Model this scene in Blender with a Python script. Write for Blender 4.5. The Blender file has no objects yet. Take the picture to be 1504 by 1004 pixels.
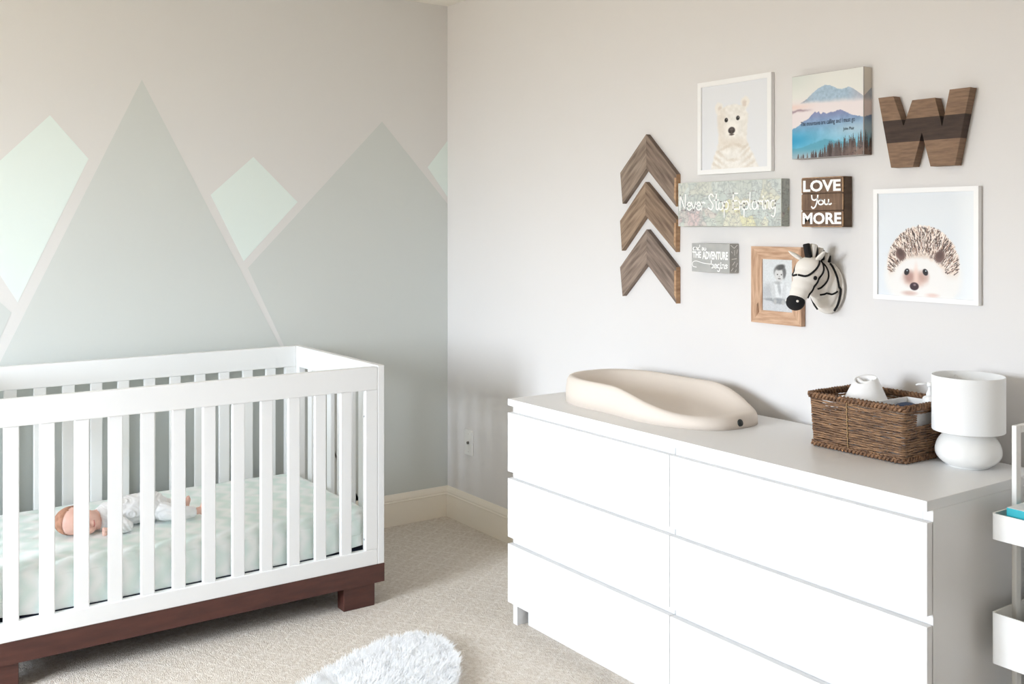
import bpy, bmesh, math, random
import numpy as np
from mathutils import Vector, Matrix, noise as mnoise
R = random.Random(7)
S = bpy.context.scene
COL = S.collection

# ------------------------------------------------------------------ camera, world, light, exposure
cam = bpy.data.cameras.new('camera'); cam_o = bpy.data.objects.new('camera', cam); COL.objects.link(cam_o)
cam_o.location = (4.15592, -2.52674, 1.38015)
cam_o.rotation_euler = (math.pi/2, 0, 0.96123)
cam.sensor_width = 36; cam.lens = 1493.81/1504*36; cam.shift_y = -170.71/1504; cam.clip_start = .02
S.camera = cam_o
S.view_settings.view_transform = 'Standard'; S.view_settings.look = 'None'
S.view_settings.gamma = 1; S.view_settings.use_curve_mapping = False
S.view_settings.exposure = 0.0
S.cycles.max_bounces = 12; S.cycles.diffuse_bounces = 8; S.cycles.transparent_max_bounces = 8
S.cycles.caustics_reflective = False; S.cycles.caustics_refractive = False
S.cycles.sample_clamp_indirect = 10

WORLD_STRENGTH = 62.0
w = bpy.data.worlds.new('world'); S.world = w; w.use_nodes = True
nt = w.node_tree; bgn = nt.nodes['Background']
tc = nt.nodes.new('ShaderNodeTexCoord'); sp = nt.nodes.new('ShaderNodeSeparateXYZ')
rmp = nt.nodes.new('ShaderNodeValToRGB'); mr = nt.nodes.new('ShaderNodeMapRange')
nt.links.new(tc.outputs['Generated'], sp.inputs[0]); nt.links.new(sp.outputs['Z'], mr.inputs[0])
mr.inputs[1].default_value = -1; mr.inputs[2].default_value = 1
nt.links.new(mr.outputs[0], rmp.inputs[0]); nt.links.new(rmp.outputs[0], bgn.inputs[0])
e = rmp.color_ramp.elements
e[0].position = .44; e[0].color = (.24, .21, .165, 1)      # lawn and paving outside
e[1].position = .56; e[1].color = (.86, .95, 1.06, 1)      # bright overcast sky
bgn.inputs[1].default_value = WORLD_STRENGTH
RX1, RY0, HC = 6.2, -4.3, 2.426
WX0, WX1, WZ0, WZ1 = 1.20, 2.30, .70, 2.05                   # the window opening in the wall behind the camera
pl = bpy.data.lights.new('window_portal', 'AREA'); pl.shape = 'RECTANGLE'; pl.size = WX1-WX0; pl.size_y = WZ1-WZ0
pl.cycles.is_portal = True
plo = bpy.data.objects.new('window_portal', pl); COL.objects.link(plo)
plo.location = ((WX0+WX1)/2, RY0-.14, (WZ0+WZ1)/2); plo.rotation_euler = (math.pi/2, 0, 0)

# ------------------------------------------------------------------ helpers
def lin(c):
    c = np.asarray(c, float)/255.0
    return np.where(c <= .04045, c/12.92, ((c+.055)/1.055)**2.4)
def rgba(c): return tuple(float(v) for v in lin(c))+(1,)
MATS = {}
def mat(name, col, rough=.6, var=None, bump=None, spec=.5, sheen=0, vscale=20, stretch=(1,1,1), metal=0):
    """var = second colour mixed in by noise; bump = (scale, strength)"""
    if name in MATS: return MATS[name]
    m = bpy.data.materials.new(name); m.use_nodes = True; n = m.node_tree; b = n.nodes['Principled BSDF']
    b.inputs['Base Color'].default_value = rgba(col); b.inputs['Roughness'].default_value = rough
    b.inputs['Specular IOR Level'].default_value = spec; b.inputs['Metallic'].default_value = metal
    if sheen: b.inputs['Sheen Weight'].default_value = sheen
    t = n.nodes.new('ShaderNodeTexCoord'); mp = n.nodes.new('ShaderNodeMapping'); mp.inputs['Scale'].default_value = stretch
    n.links.new(t.outputs['Object'], mp.inputs[0])
    if var is not None:
        ns = n.nodes.new('ShaderNodeTexNoise'); ns.inputs['Scale'].default_value = vscale; ns.inputs['Detail'].default_value = 5
        n.links.new(mp.outputs[0], ns.inputs['Vector'])
        r = n.nodes.new('ShaderNodeValToRGB'); r.color_ramp.elements[0].position = .35; r.color_ramp.elements[1].position = .68
        r.color_ramp.elements[0].color = rgba(col); r.color_ramp.elements[1].color = rgba(var)
        n.links.new(ns.outputs['Fac'], r.inputs[0]); n.links.new(r.outputs[0], b.inputs['Base Color'])
    if bump:
        ns = n.nodes.new('ShaderNodeTexNoise'); ns.inputs['Scale'].default_value = bump[0]; ns.inputs['Detail'].default_value = 4
        n.links.new(mp.outputs[0], ns.inputs['Vector'])
        bp = n.nodes.new('ShaderNodeBump'); bp.inputs['Strength'].default_value = bump[1]; bp.inputs['Distance'].default_value = .004
        n.links.new(ns.outputs['Fac'], bp.inputs['Height']); n.links.new(bp.outputs[0], b.inputs['Normal'])
    MATS[name] = m; return m
def vcol_mat(name, rough=.7, spec=.3):
    if name in MATS: return MATS[name]
    m = bpy.data.materials.new(name); m.use_nodes = True; n = m.node_tree; b = n.nodes['Principled BSDF']
    a = n.nodes.new('ShaderNodeVertexColor'); a.layer_name = 'print'
    n.links.new(a.outputs['Color'], b.inputs['Base Color']); b.inputs['Roughness'].default_value = rough
    b.inputs['Specular IOR Level'].default_value = spec
    MATS[name] = m; return m
ORIG = {}
def origin(o):
    return ORIG.get(o.name, Vector((0, 0, 0)))
def link(name, me, mats, parent=None, smooth=False):
    o = bpy.data.objects.new(name, me); COL.objects.link(o)
    for m in (mats if isinstance(mats, (list, tuple)) else [mats]): me.materials.append(m)
    if smooth: me.polygons.foreach_set('use_smooth', [True]*len(me.polygons))
    if parent is not None:
        og = origin(parent); me.transform(Matrix.Translation(-og)); o.parent = parent; ORIG[o.name] = og
    return o
def obj(name, bm, mats, parent=None, smooth=False, bevel=0, seg=2):
    if bevel:
        bmesh.ops.bevel(bm, geom=[e for e in bm.edges], offset=bevel, segments=seg, affect='EDGES', profile=.5, clamp_overlap=True)
    bmesh.ops.recalc_face_normals(bm, faces=bm.faces)
    me = bpy.data.meshes.new(name); bm.to_mesh(me); bm.free()
    return link(name, me, mats, parent, smooth)
def centre(o):
    """give a top-level mesh an origin at its own base"""
    me = o.data; n = len(me.vertices); co = np.empty(n*3); me.vertices.foreach_get('co', co); co = co.reshape(-1, 3)
    c = Vector(((co[:, 0].min()+co[:, 0].max())/2, (co[:, 1].min()+co[:, 1].max())/2, co[:, 2].min()))
    me.transform(Matrix.Translation(-c)); o.location = c; ORIG[o.name] = c; return o
def thing(name, label, cat, loc, group=None):
    o = bpy.data.objects.new(name, None); COL.objects.link(o); o.location = loc; o.empty_display_size = .05
    ORIG[o.name] = Vector(loc); return tag(o, label, cat, group)
def tag(o, label, cat, group=None):
    o['label'] = label; o['category'] = cat
    if group: o['group'] = group
    return o
def struct(o): o['kind'] = 'structure'; return o
def box(bm, x0, x1, y0, y1, z0, z1):
    v = [bm.verts.new(c) for c in ((x0,y0,z0),(x1,y0,z0),(x1,y1,z0),(x0,y1,z0),(x0,y0,z1),(x1,y0,z1),(x1,y1,z1),(x0,y1,z1))]
    for f in ((3,2,1,0),(4,5,6,7),(0,1,5,4),(1,2,6,5),(2,3,7,6),(3,0,4,7)): bm.faces.new([v[i] for i in f])
    return v
def B(*a):
    bm = bmesh.new(); box(bm, *a); return bm
def boxo(name, a, m, parent=None, bevel=.002, seg=2): return obj(name, B(*a), m, parent, bevel=bevel, seg=seg)
def prism_xz(bm, pts, y0, y1):
    """polygon in the XZ plane extruded along y; returns faces (front at y0)"""
    a = [bm.verts.new((x, y0, z)) for x, z in pts]; b = [bm.verts.new((x, y1, z)) for x, z in pts]
    fs = [bm.faces.new(a), bm.faces.new(b[::-1])]
    n = len(pts)
    for i in range(n): fs.append(bm.faces.new((a[i], b[i], b[(i+1) % n], a[(i+1) % n])))
    return fs
def tube(bm, pts, r, sides=8, closed=False, rfun=None, flat=1.0, cap=True):
    pts = [Vector(p) for p in pts]; n = len(pts); rings = []; prev = None; s = 0
    for i, p in enumerate(pts):
        a = pts[(i-1) % n] if (closed or i > 0) else p; b = pts[(i+1) % n] if (closed or i < n-1) else p
        t = (b-a).normalized()
        if prev is None:
            up = Vector((0, 0, 1)) if abs(t.z) < .9 else Vector((1, 0, 0))
            nrm = (up-t*up.dot(t)).normalized()
        else:
            nrm = (prev-t*prev.dot(t)).normalized()
        prev = nrm; bi = t.cross(nrm)
        if i: s += (p-pts[i-1]).length
        rr = r[i] if isinstance(r, (list, tuple)) else r
        ring = []
        for k in range(sides):
            f = 2*math.pi*k/sides; q = rr*(rfun(f, s) if rfun else 1)
            ring.append(bm.verts.new(p+nrm*(q*math.cos(f)*flat)+bi*(q*math.sin(f))))
        rings.append(ring)
    m = n if closed else n-1
    for i in range(m):
        A, C = rings[i], rings[(i+1) % n]
        for k in range(sides): bm.faces.new((A[k], A[(k+1) % sides], C[(k+1) % sides], C[k]))
    if cap and not closed:
        bm.faces.new(rings[0][::-1]); bm.faces.new(rings[-1])
def lathe(bm, prof, c, n=48, closed_top=False, closed_bot=False):
    rings = []
    for r, z in prof: rings.append([bm.verts.new((c[0]+r*math.cos(2*math.pi*k/n), c[1]+r*math.sin(2*math.pi*k/n), c[2]+z)) for k in range(n)])
    for A, C in zip(rings, rings[1:]):
        for k in range(n): bm.faces.new((A[k], A[(k+1) % n], C[(k+1) % n], C[k]))
    if closed_bot: bm.faces.new(rings[0][::-1])
    if closed_top: bm.faces.new(rings[-1])
def ellipsoid(bm, c, r, rot=None, u=24, v=16):
    M = Matrix.Translation(c) @ (rot.to_4x4() if rot is not None else Matrix.Identity(4)) @ Matrix.Diagonal((*r, 1))
    bmesh.ops.create_uvsphere(bm, u_segments=u, v_segments=v, radius=1, matrix=M)
def capsule(bm, a, b, ra, rb, n=14, k=8):
    """tapered capsule between a and b"""
    a, b = Vector(a), Vector(b); d = b-a; L = d.length; t = d.normalized()
    pts, rs = [], []
    for i in range(k+1):
        f = math.pi/2*(1-i/k); pts.append(a-t*(ra*math.sin(f))); rs.append(max(ra*math.cos(f), 1e-4))
    for i in range(1, k+1):
        f = math.pi/2*i/k; pts.append(b+t*(rb*math.sin(f))); rs.append(max(rb*math.cos(f), 1e-4))
    tube(bm, pts, rs, n)
def remesh(bm, voxel, smooth=2):
    bmesh.ops.recalc_face_normals(bm, faces=bm.faces)
    me = bpy.data.meshes.new('tmp'); bm.to_mesh(me); bm.free()
    o = bpy.data.objects.new('tmp', me); COL.objects.link(o)
    md = o.modifiers.new('r', 'REMESH'); md.mode = 'VOXEL'; md.voxel_size = voxel
    dg = bpy.context.evaluated_depsgraph_get(); ev = o.evaluated_get(dg)
    out = bpy.data.meshes.new_from_object(ev); bpy.data.objects.remove(o); bpy.data.meshes.remove(me)
    b = bmesh.new(); b.from_mesh(out); bpy.data.meshes.remove(out)
    for _ in range(smooth): bmesh.ops.smooth_vert(b, verts=b.verts, factor=.5, use_axis_x=True, use_axis_y=True, use_axis_z=True)
    return b
def catmull(pts, n=8, closed=False):
    pts = [np.array(p, float) for p in pts]; out = []; N = len(pts)
    if N == 2 and not closed: return [tuple(pts[0]), tuple(pts[1])]
    for i in range(N if closed else N-1):
        g = lambda k: pts[k % N] if closed else pts[min(max(k, 0), N-1)]
        p0, p1, p2, p3 = g(i-1), g(i), g(i+1), g(i+2)
        for k in range(n):
            t = k/n; out.append(tuple(.5*((2*p1)+(-p0+p2)*t+(2*p0-5*p1+4*p2-p3)*t*t+(-p0+3*p1-3*p2+p3)*t**3)))
    if not closed: out.append(tuple(pts[-1]))
    return out
def ribbon_xz(bm, pts, width, y, th=.0006):
    """flat painted stroke on a plane facing -y"""
    P = [np.array(p, float) for p in pts]; n = len(P); Lf, Rt = [], []
    for i in range(n):
        a, b = P[max(i-1, 0)], P[min(i+1, n-1)]; d = b-a; L = np.hypot(*d)
        d = d/L if L > 1e-9 else np.array([1, 0]); nn = np.array([-d[1], d[0]])*width/2
        e = P[i]-(d*width/2 if i == 0 else 0)+(d*width/2 if i == n-1 else 0)
        Lf.append(bm.verts.new((e[0]+nn[0], y-th, e[1]+nn[1]))); Rt.append(bm.verts.new((e[0]-nn[0], y-th, e[1]-nn[1])))
    for i in range(n-1): bm.faces.new((Lf[i], Rt[i], Rt[i+1], Lf[i+1]))
GLY = {
 'N': (.5, [[(0,0),(.02,1)],[(.02,1),(.38,0)],[(.38,0),(.42,1)]]),
 'e': (.36, [[(.03,.26),(.3,.3),(.27,.46),(.14,.5),(.03,.3),(.06,.08),(.2,0),(.34,.1)]]),
 'v': (.33, [[(0,.5),(.14,0)],[(.14,0),(.3,.5)]]),
 'r': (.28, [[(.03,0),(.04,.5)],[(.04,.34),(.14,.48),(.26,.44)]]),
 'S': (.43, [[(.36,.86),(.2,1),(.05,.82),(.18,.55),(.34,.3),(.22,.02),(.02,.12)]]),
 't': (.28, [[(.14,.95),(.12,.15),(.2,0),(.28,.06)],[(0,.6),(.27,.62)]]),
 'o': (.36, [[(.17,.5),(.03,.36),(.04,.1),(.17,0),(.31,.12),(.3,.38),(.17,.5)]]),
 'p': (.36, [[(.04,.5),(.03,-.45)],[(.04,.35),(.18,.5),(.31,.34),(.26,.06),(.12,.02),(.04,.12)]]),
 'E': (.42, [[(.06,1),(.05,0)],[(.06,1),(.36,.98)],[(.05,.52),(.3,.54)],[(.05,0),(.36,.03)]]),
 'x': (.32, [[(.02,.5),(.28,0)],[(.28,.5),(.02,0)]]),
 'l': (.18, [[(.06,1),(.05,.1),(.12,0)]]),
 'i': (.16, [[(.05,.5),(.05,.05),(.1,0)],[(.06,.70),(.065,.75)]]),
 'n': (.36, [[(.04,0),(.04,.5)],[(.04,.32),(.16,.5),(.27,.42),(.27,.05),(.33,0)]]),
 'g': (.36, [[(.28,.45),(.15,.5),(.03,.36),(.05,.1),(.17,.03),(.28,.2)],[(.29,.5),(.28,-.2),(.2,-.45),(.05,-.38)]]),
 'b': (.36, [[(.05,1),(.04,0)],[(.04,.3),(.17,.5),(.31,.36),(.27,.06),(.14,0),(.04,.1)]]),
 's': (.3, [[(.26,.42),(.14,.5),(.05,.4),(.15,.26),(.25,.13),(.14,0),(.02,.06)]]),
 'a': (.38, [[(.28,.42),(.15,.5),(.03,.34),(.06,.06),(.18,.02),(.28,.2)],[(.29,.5),(.28,.08),(.35,0)]]),
 'd': (.38, [[(.28,.42),(.15,.5),(.03,.34),(.06,.06),(.18,.02),(.28,.2)],[(.3,1),(.28,.08),(.35,0)]]),
 'Y': (.42, [[(.02,1),(.05,.62),(.2,.5),(.36,.65)],[(.4,1),(.36,.4),(.25,-.2),(.1,-.4),(.02,-.25)]]),
 'u': (.42, [[(.04,.5),(.05,.12),(.16,0),(.28,.14)],[(.29,.5),(.29,.1),(.38,0),(.44,.08)]]),
 ' ': (.22, [])}
def script(bm, text, x0, x1, zbase, zcap, width, y, slope=0.0):
    tot = sum(GLY[c][0] for c in text); sx = (x1-x0)/tot; sz = zcap-zbase; x = 0
    for c in text:
        a, st = GLY[c]
        for s in st:
            pts = [(x0+(x+px)*sx, zbase+pz*sz+slope*(x+px)*sx) for px, pz in s]
            ribbon_xz(bm, catmull(pts, 6) if len(pts) > 2 else pts, width, y)
        x += a
def text_part(name, body, x0, x1, z0, z1, y, m, parent, bold=0.0, th=.0006):
    cu = bpy.data.curves.new('t', 'FONT'); cu.body = body; cu.offset = bold; cu.resolution_u = 3
    o = bpy.data.objects.new('t', cu); COL.objects.link(o)
    dg = bpy.context.evaluated_depsgraph_get(); me = bpy.data.meshes.new_from_object(o.evaluated_get(dg))
    bpy.data.objects.remove(o); bpy.data.curves.remove(cu)
    n = len(me.vertices); co = np.empty(n*3); me.vertices.foreach_get('co', co); co = co.reshape(-1, 3)
    a, b = co[:, :2].min(0), co[:, :2].max(0)
    X = x0+(co[:, 0]-a[0])/(b[0]-a[0])*(x1-x0); Z = z0+(co[:, 1]-a[1])/(b[1]-a[1])*(z1-z0)
    co = np.stack([X, np.full(n, y-th), Z], 1); me.vertices.foreach_set('co', co.ravel()); me.update()
    me.name = name; return link(name, me, m, parent)
def grid_print(name, xl, xr, zb, zt, y, img, m, parent):
    """flat print: a grid whose colours are computed; img is (nz, nx, 3) sRGB 0..255, row 0 = bottom"""
    nz, nx, _ = img.shape
    X, Z = np.meshgrid(np.linspace(xl, xr, nx+1), np.linspace(zb, zt, nz+1))
    co = np.stack([X.ravel(), np.full(X.size, y), Z.ravel()], 1)
    i = np.arange(nz*(nx+1)).reshape(nz, nx+1)[:, :-1].ravel()
    f = np.stack([i, i+1, i+nx+2, i+nx+1], 1)
    me = bpy.data.meshes.new(name)
    me.vertices.add(len(co)); me.vertices.foreach_set('co', co.ravel())
    me.loops.add(f.size); me.loops.foreach_set('vertex_index', f.ravel())
    me.polygons.add(len(f)); me.polygons.foreach_set('loop_start', np.arange(0, f.size, 4)); me.polygons.foreach_set('loop_total', np.full(len(f), 4))
    me.update(calc_edges=True)
    at = me.color_attributes.new('print', 'FLOAT_COLOR', 'CORNER')
    c = np.ones((len(f), 4, 4), np.float32); c[:, :, :3] = lin(np.clip(img.reshape(-1, 1, 3), 0, 255))
    at.data.foreach_set('color', c.ravel())
    return link(name, me, m, parent)
# --- painting helpers for prints
def vnoise(u, v, s, seed=0):
    rg = np.random.default_rng(seed); n = int(s)+3; g = rg.random((n, n)); x = u*s; y = v*s
    xi = np.clip(x.astype(int), 0, n-2); yi = np.clip(y.astype(int), 0, n-2); fx = x-xi; fy = y-yi
    fx = fx*fx*(3-2*fx); fy = fy*fy*(3-2*fy)
    return (g[yi, xi]*(1-fx)+g[yi, xi+1]*fx)*(1-fy)+(g[yi+1, xi]*(1-fx)+g[yi+1, xi+1]*fx)*fy
def fbm(u, v, s, seed=0): return sum(vnoise(u, v, s*2**k, seed+k)*.5**(k+1) for k in range(4))/.9375
def UV(nx, nz): return np.meshgrid((np.arange(nx)+.5)/nx, (np.arange(nz)+.5)/nz)
def sm(a, b, x):
    t = np.clip((x-a)/(b-a), 0, 1); return t*t*(3-2*t)
def blend(img, mask, c): img[:] = img*(1-mask[..., None])+np.asarray(c, float)*mask[..., None]
def ell(U, V, cx, cy, rx, ry, ang=0, soft=.15):
    c, s = math.cos(ang), math.sin(ang); x, y = U-cx, V-cy
    d = np.hypot((x*c+y*s)/rx, (-x*s+y*c)/ry); return 1-sm(1-soft, 1+soft, d)

# ------------------------------------------------------------------ materials of the setting
def wall_paint(name, col):
    return mat(name, col, .85, bump=(220, .05), spec=.25)
M_WALL = wall_paint('grey_wall_paint', (222, 220, 219))
M_MURAL = wall_paint('mural_ground_paint', (218, 217, 215))
M_MTN = wall_paint('sage_grey_paint', (205, 209, 206))
M_MINT = wall_paint('mint_paint', (223, 234, 230))
M_CEIL = mat('ceiling_paint', (238, 234, 226), .9)
M_TRIM = mat('cream_trim_paint', (240, 233, 220), .45)
M_WHITE = mat('white_lacquer', (234, 234, 234), .4)
M_CRIB = mat('crib_white_paint', (233, 234, 234), .45)

def carpet():
    m = bpy.data.materials.new('carpet'); m.use_nodes = True; n = m.node_tree; b = n.nodes['Principled BSDF']; L = n.links.new
    N = lambda t: n.nodes.new(t)
    t = N('ShaderNodeTexCoord'); mp = N('ShaderNodeMapping'); mp.inputs['Rotation'].default_value = (0, 0, math.radians(12))
    L(t.outputs['Object'], mp.inputs[0])
    wob = N('ShaderNodeTexNoise'); wob.inputs['Scale'].default_value = 9
    L(mp.outputs[0], wob.inputs['Vector'])
    sp = N('ShaderNodeSeparateXYZ'); L(mp.outputs[0], sp.inputs[0])
    def mth(op, a, bb=None):
        k = N('ShaderNodeMath'); k.operation = op
        for i, v in enumerate((a, bb)):
            if v is None: continue
            if isinstance(v, (int, float)): k.inputs[i].default_value = v
            else: L(v, k.inputs[i])
        return k.outputs[0]
    wv = mth('MULTIPLY', wob.outputs['Fac'], .05)
    P = .105
    u = mth('DIVIDE', mth('ADD', mth('ADD', sp.outputs['X'], sp.outputs['Y']), wv), P)
    v = mth('DIVIDE', mth('ADD', mth('SUBTRACT', sp.outputs['X'], sp.outputs['Y']), wv), P)
    def tri(q): return mth('MULTIPLY', mth('ABSOLUTE', mth('SUBTRACT', mth('FRACT', q), .5)), 2.0)
    d = mth('MAXIMUM', tri(u), tri(v))                       # 1 on the lattice lines
    lat = mth('SMOOTH_MIN', mth('MULTIPLY', mth('MAXIMUM', mth('SUBTRACT', d, .74), 0.0), 5.0), 1.0)
    d2 = mth('MINIMUM', tri(u), tri(v))
    ring = mth('GREATER_THAN', .30, mth('ABSOLUTE', mth('SUBTRACT', mth('MAXIMUM', tri(u), tri(v)), .35)))
    fine = N('ShaderNodeTexNoise'); fine.inputs['Scale'].default_value = 260; fine.inputs['Detail'].default_value = 3
    L(t.outputs['Object'], fine.inputs['Vector'])
    mid = N('ShaderNodeTexNoise'); mid.inputs['Scale'].default_value = 70; mid.inputs['Detail'].default_value = 3
    L(t.outputs['Object'], mid.inputs['Vector'])
    h = mth('ADD', mth('ADD', mth('MULTIPLY', lat, .13), mth('MULTIPLY', fine.outputs['Fac'], 1.1)), mth('MULTIPLY', mid.outputs['Fac'], 1.0))
    bp = N('ShaderNodeBump'); bp.inputs['Strength'].default_value = .75; bp.inputs['Distance'].default_value = .008
    L(h, bp.inputs['Height']); L(bp.outputs[0], b.inputs['Normal'])
    mx = N('ShaderNodeMapRange'); mx.inputs[1].default_value = .72; mx.inputs[2].default_value = 1.5; L(h, mx.inputs[0])
    r = N('ShaderNodeValToRGB'); r.color_ramp.elements[0].color = rgba((203, 190, 174)); r.color_ramp.elements[1].color = rgba((243, 237, 229))
    L(mx.outputs[0], r.inputs[0]); L(r.outputs[0], b.inputs['Base Color'])
    b.inputs['Roughness'].default_value = 1; b.inputs['Specular IOR Level'].default_value = .1; b.inputs['Sheen Weight'].default_value = .1
    return m
# ------------------------------------------------------------------ the room
struct(boxo('floor', (-.1, RX1+.1, RY0-.1, .1, -.1, 0), carpet(), bevel=0))
struct(boxo('ceiling', (-.1, RX1+.1, RY0-.1, .1, HC, HC+.1), M_CEIL, bevel=0))
wl = struct(boxo('wall_left', (-.1, 0, RY0-.1, 0, 0, HC), M_MURAL, bevel=0))
struct(boxo('wall_right', (-.1, RX1+.1, 0, .1, 0, HC), M_WALL, bevel=0))
struct(boxo('wall_side', (RX1, RX1+.1, RY0-.1, 0, 0, HC), M_WALL, bevel=0))
bm = bmesh.new()
box(bm, 0, WX0, RY0-.12, RY0, 0, HC); box(bm, WX1, RX1, RY0-.12, RY0, 0, HC)
box(bm, WX0, WX1, RY0-.12, RY0, 0, WZ0); box(bm, WX0, WX1, RY0-.12, RY0, WZ1, HC)
struct(obj('wall_back', bm, M_WALL))
# painted peaks and diamonds: thin paint layers on the wall (y, z)
def mural(name, pts, m, th=.0008):
    bm = bmesh.new(); a = [bm.verts.new((th, y, z)) for y, z in pts]; b = [bm.verts.new((0, y, z)) for y, z in pts]; n = len(pts)
    bm.faces.new(a)
    for i in range(n): bm.faces.new((a[i], b[i], b[(i+1) % n], a[(i+1) % n]))
    return obj(name, bm, m, wl)
def onl(p, q, z):  # point on the line p-q at height z
    t = (z-p[1])/(q[1]-p[1]); return (p[0]+t*(q[0]-p[0]), z)
b1, b2 = onl((-1.419, 1.96), (-.846, .871), .143), onl((-1.419, 1.96), (-1.9, .935), .143)
mural('painted_mountain', [(-1.419, 1.96), b2, b1], M_MTN)
c1 = onl((-.984, 1.202), (-.827, .87), .143)
mural('painted_mountain', [(-.35, 1.856), (-.984, 1.202), c1, (-.0005, .143), (-.0005, 1.485)], M_MTN)
d0 = onl((-1.889, 1.058), (-1.928, .964), .143)
mural('painted_mountain', [(-1.889, 1.058), (-2.62, 1.83), (-3.35, 1.07), (-3.35, .143), d0], M_MTN)
mural('painted_diamond', [(-1.757, 1.798), (-2.08, 1.46), (-1.868, 1.095), (-1.619, 1.638)][::1], M_MINT)
mural('painted_diamond', [(-.96, 1.671), (-1.143, 1.507), (-1.002, 1.231), (-.761, 1.483)], M_MINT)
mural('painted_diamond', [(-.0005, 1.785), (-.11, 1.655), (-.0005, 1.518)], M_MINT)
# baseboards: profile (out, up)
HB = .143
prof = [(0, 0), (.014, 0), (.014, .104), (.0155, .108), (.0125, .112), (.013, .120), (.010, .130), (.006, .138), (.004, HB), (0, HB)]
def base_left():
    bm = bmesh.new(); rings = [[bm.verts.new((o, y if y < -1 else -o, z)) for o, z in prof] for y in (RY0, -.0)]
    for i in range(len(prof)): j = (i+1) % len(prof); bm.faces.new((rings[0][i], rings[1][i], rings[1][j], rings[0][j]))
    return obj('baseboard_left', bm, M_TRIM)
def base_right():
    bm = bmesh.new(); rings = [[bm.verts.new((x if x > 1 else o, -o, z)) for o, z in prof] for x in (0, RX1)]
    for i in range(len(prof)): j = (i+1) % len(prof); bm.faces.new((rings[0][i], rings[1][i], rings[1][j], rings[0][j]))
    return obj('baseboard_right', bm, M_TRIM)
struct(base_left()); struct(base_right())
# window in the wall behind the camera
win = thing('window_1', '', '', ((WX0+WX1)/2, RY0, WZ0)); del win['label']; del win['category']; struct(win)
mg = bpy.data.materials.new('window_glass'); mg.use_nodes = True; n = mg.node_tree; n.nodes.remove(n.nodes['Principled BSDF'])
tr = n.nodes.new('ShaderNodeBsdfTransparent'); gl = n.nodes.new('ShaderNodeBsdfGlossy'); gl.inputs['Roughness'].default_value = .02
mx = n.nodes.new('ShaderNodeMixShader'); mx.inputs[0].default_value = .05
n.links.new(tr.outputs[0], mx.inputs[1]); n.links.new(gl.outputs[0], mx.inputs[2]); n.links.new(mx.outputs[0], n.nodes['Material Output'].inputs[0])
fw = .05
bm = bmesh.new(); xm = (WX0+WX1)/2
for a in ((WX0, WX0+fw, WZ0, WZ1), (WX1-fw, WX1, WZ0, WZ1), (xm-.04, xm+.04, WZ0, WZ1), (WX0, WX1, WZ0, WZ0+fw), (WX0, WX1, WZ1-fw, WZ1), (WX0, WX1, (WZ0+WZ1)/2-.02, (WZ0+WZ1)/2+.02)):
    box(bm, a[0], a[1], RY0-.09, RY0-.03, a[2], a[3])
obj('window_frame', bm, M_TRIM, win)
boxo('window_sill', (WX0-.06, WX1+.06, RY0-.03, RY0+.05, WZ0-.035, WZ0), M_TRIM, win)
for x0, x1 in ((WX0+fw, xm-.04), (xm+.04, WX1-fw)): boxo('window_pane', (x0, x1, RY0-.064, RY0-.060, WZ0+fw, WZ1-fw), mg, win, bevel=0)

# ------------------------------------------------------------------ crib
XB, XF, YR, YL, ZT = .077, .844, -.782, -2.155, .872
M_ESP = mat('espresso_wood', (82, 46, 38), .42, var=(68, 37, 31), vscale=9, stretch=(6, 1, 6), bump=(60, .08))
M_NAVY = mat('navy_board', (30, 36, 62), .6)
crib = thing('crib', 'white slatted baby crib on a dark espresso brown base', 'crib', ((XB+XF)/2, (YL+YR)/2, 0))
TP, TE = .026, .028                                         # panel and end thickness
for x0, x1, z1 in ((XF-TP, XF, ZT-.004), (XB, XB+TP, ZT)):
    ya, yb = YL+TE, YR-TE
    boxo('top_rail', (x0, x1, ya, yb, .785, z1), M_CRIB, crib, .003)
    boxo('bottom_rail', (x0, x1, ya, yb, .150, .206), M_CRIB, crib, .003)
    for y0 in (ya, yb-.047): boxo('post', (x0, x1, y0, y0+.047, .206, .785), M_CRIB, crib, .002)
    for k in range(12):
        yc = -.932-.0987*k+(.0115 if x0 == XB else 0)
        boxo('slat', (x0+.005, x1-.005, yc-.0215, yc+.0215, .204, .787), M_CRIB, crib, .003)
for y0, y1 in ((YR-TE, YR), (YL, YL+TE)):
    boxo('end_rail', (XB+.055, XF-.055, y0, y1, .785, ZT), M_CRIB, crib, .003)
    boxo('end_bottom_rail', (XB+.055, XF-.055, y0, y1, .150, .206), M_CRIB, crib, .003)
    for x0 in (XB, XF-.055): boxo('end_post', (x0, x0+.055, y0, y1, .150, ZT), M_CRIB, crib, .003)
    for k in range(6):
        xc = XB+.055+(k+1)*(XF-XB-.11)/7
        boxo('slat', (xc-.02, xc+.02, y0+.005, y1-.005, .204, .787), M_CRIB, crib, .003)
bm = bmesh.new()
for a in ((XF-.03, XF, YL, YR), (XB, XB+.03, YL, YR), (XB+.03, XF-.03, YR-.03, YR), (XB+.03, XF-.03, YL, YL+.03)): box(bm, a[0], a[1], a[2], a[3], .084, .150)
obj('base_frame', bm, M_ESP, crib)
for x0, x1 in ((XF-.064, XF-.010), (XB+.010, XB+.064)):
    for y0 in (YR-.158, YL+.034): boxo('leg', (x0, x1, y0, y0+.124, 0, .084), M_ESP, crib, .003)
boxo('mattress_support', (XB+TP, XF-TP, YL+TE, YR-TE, .192, .206), M_NAVY, crib, .001)
for z in (.69, .245): 
    bm = bmesh.new(); ellipsoid(bm, (XF-TP+.013, YR-TE-.0475, z), (.004, .002, .004), u=10, v=6)
    obj('bolt', bm, mat('steel', (170, 170, 172), .35, metal=1), crib, True)

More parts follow.
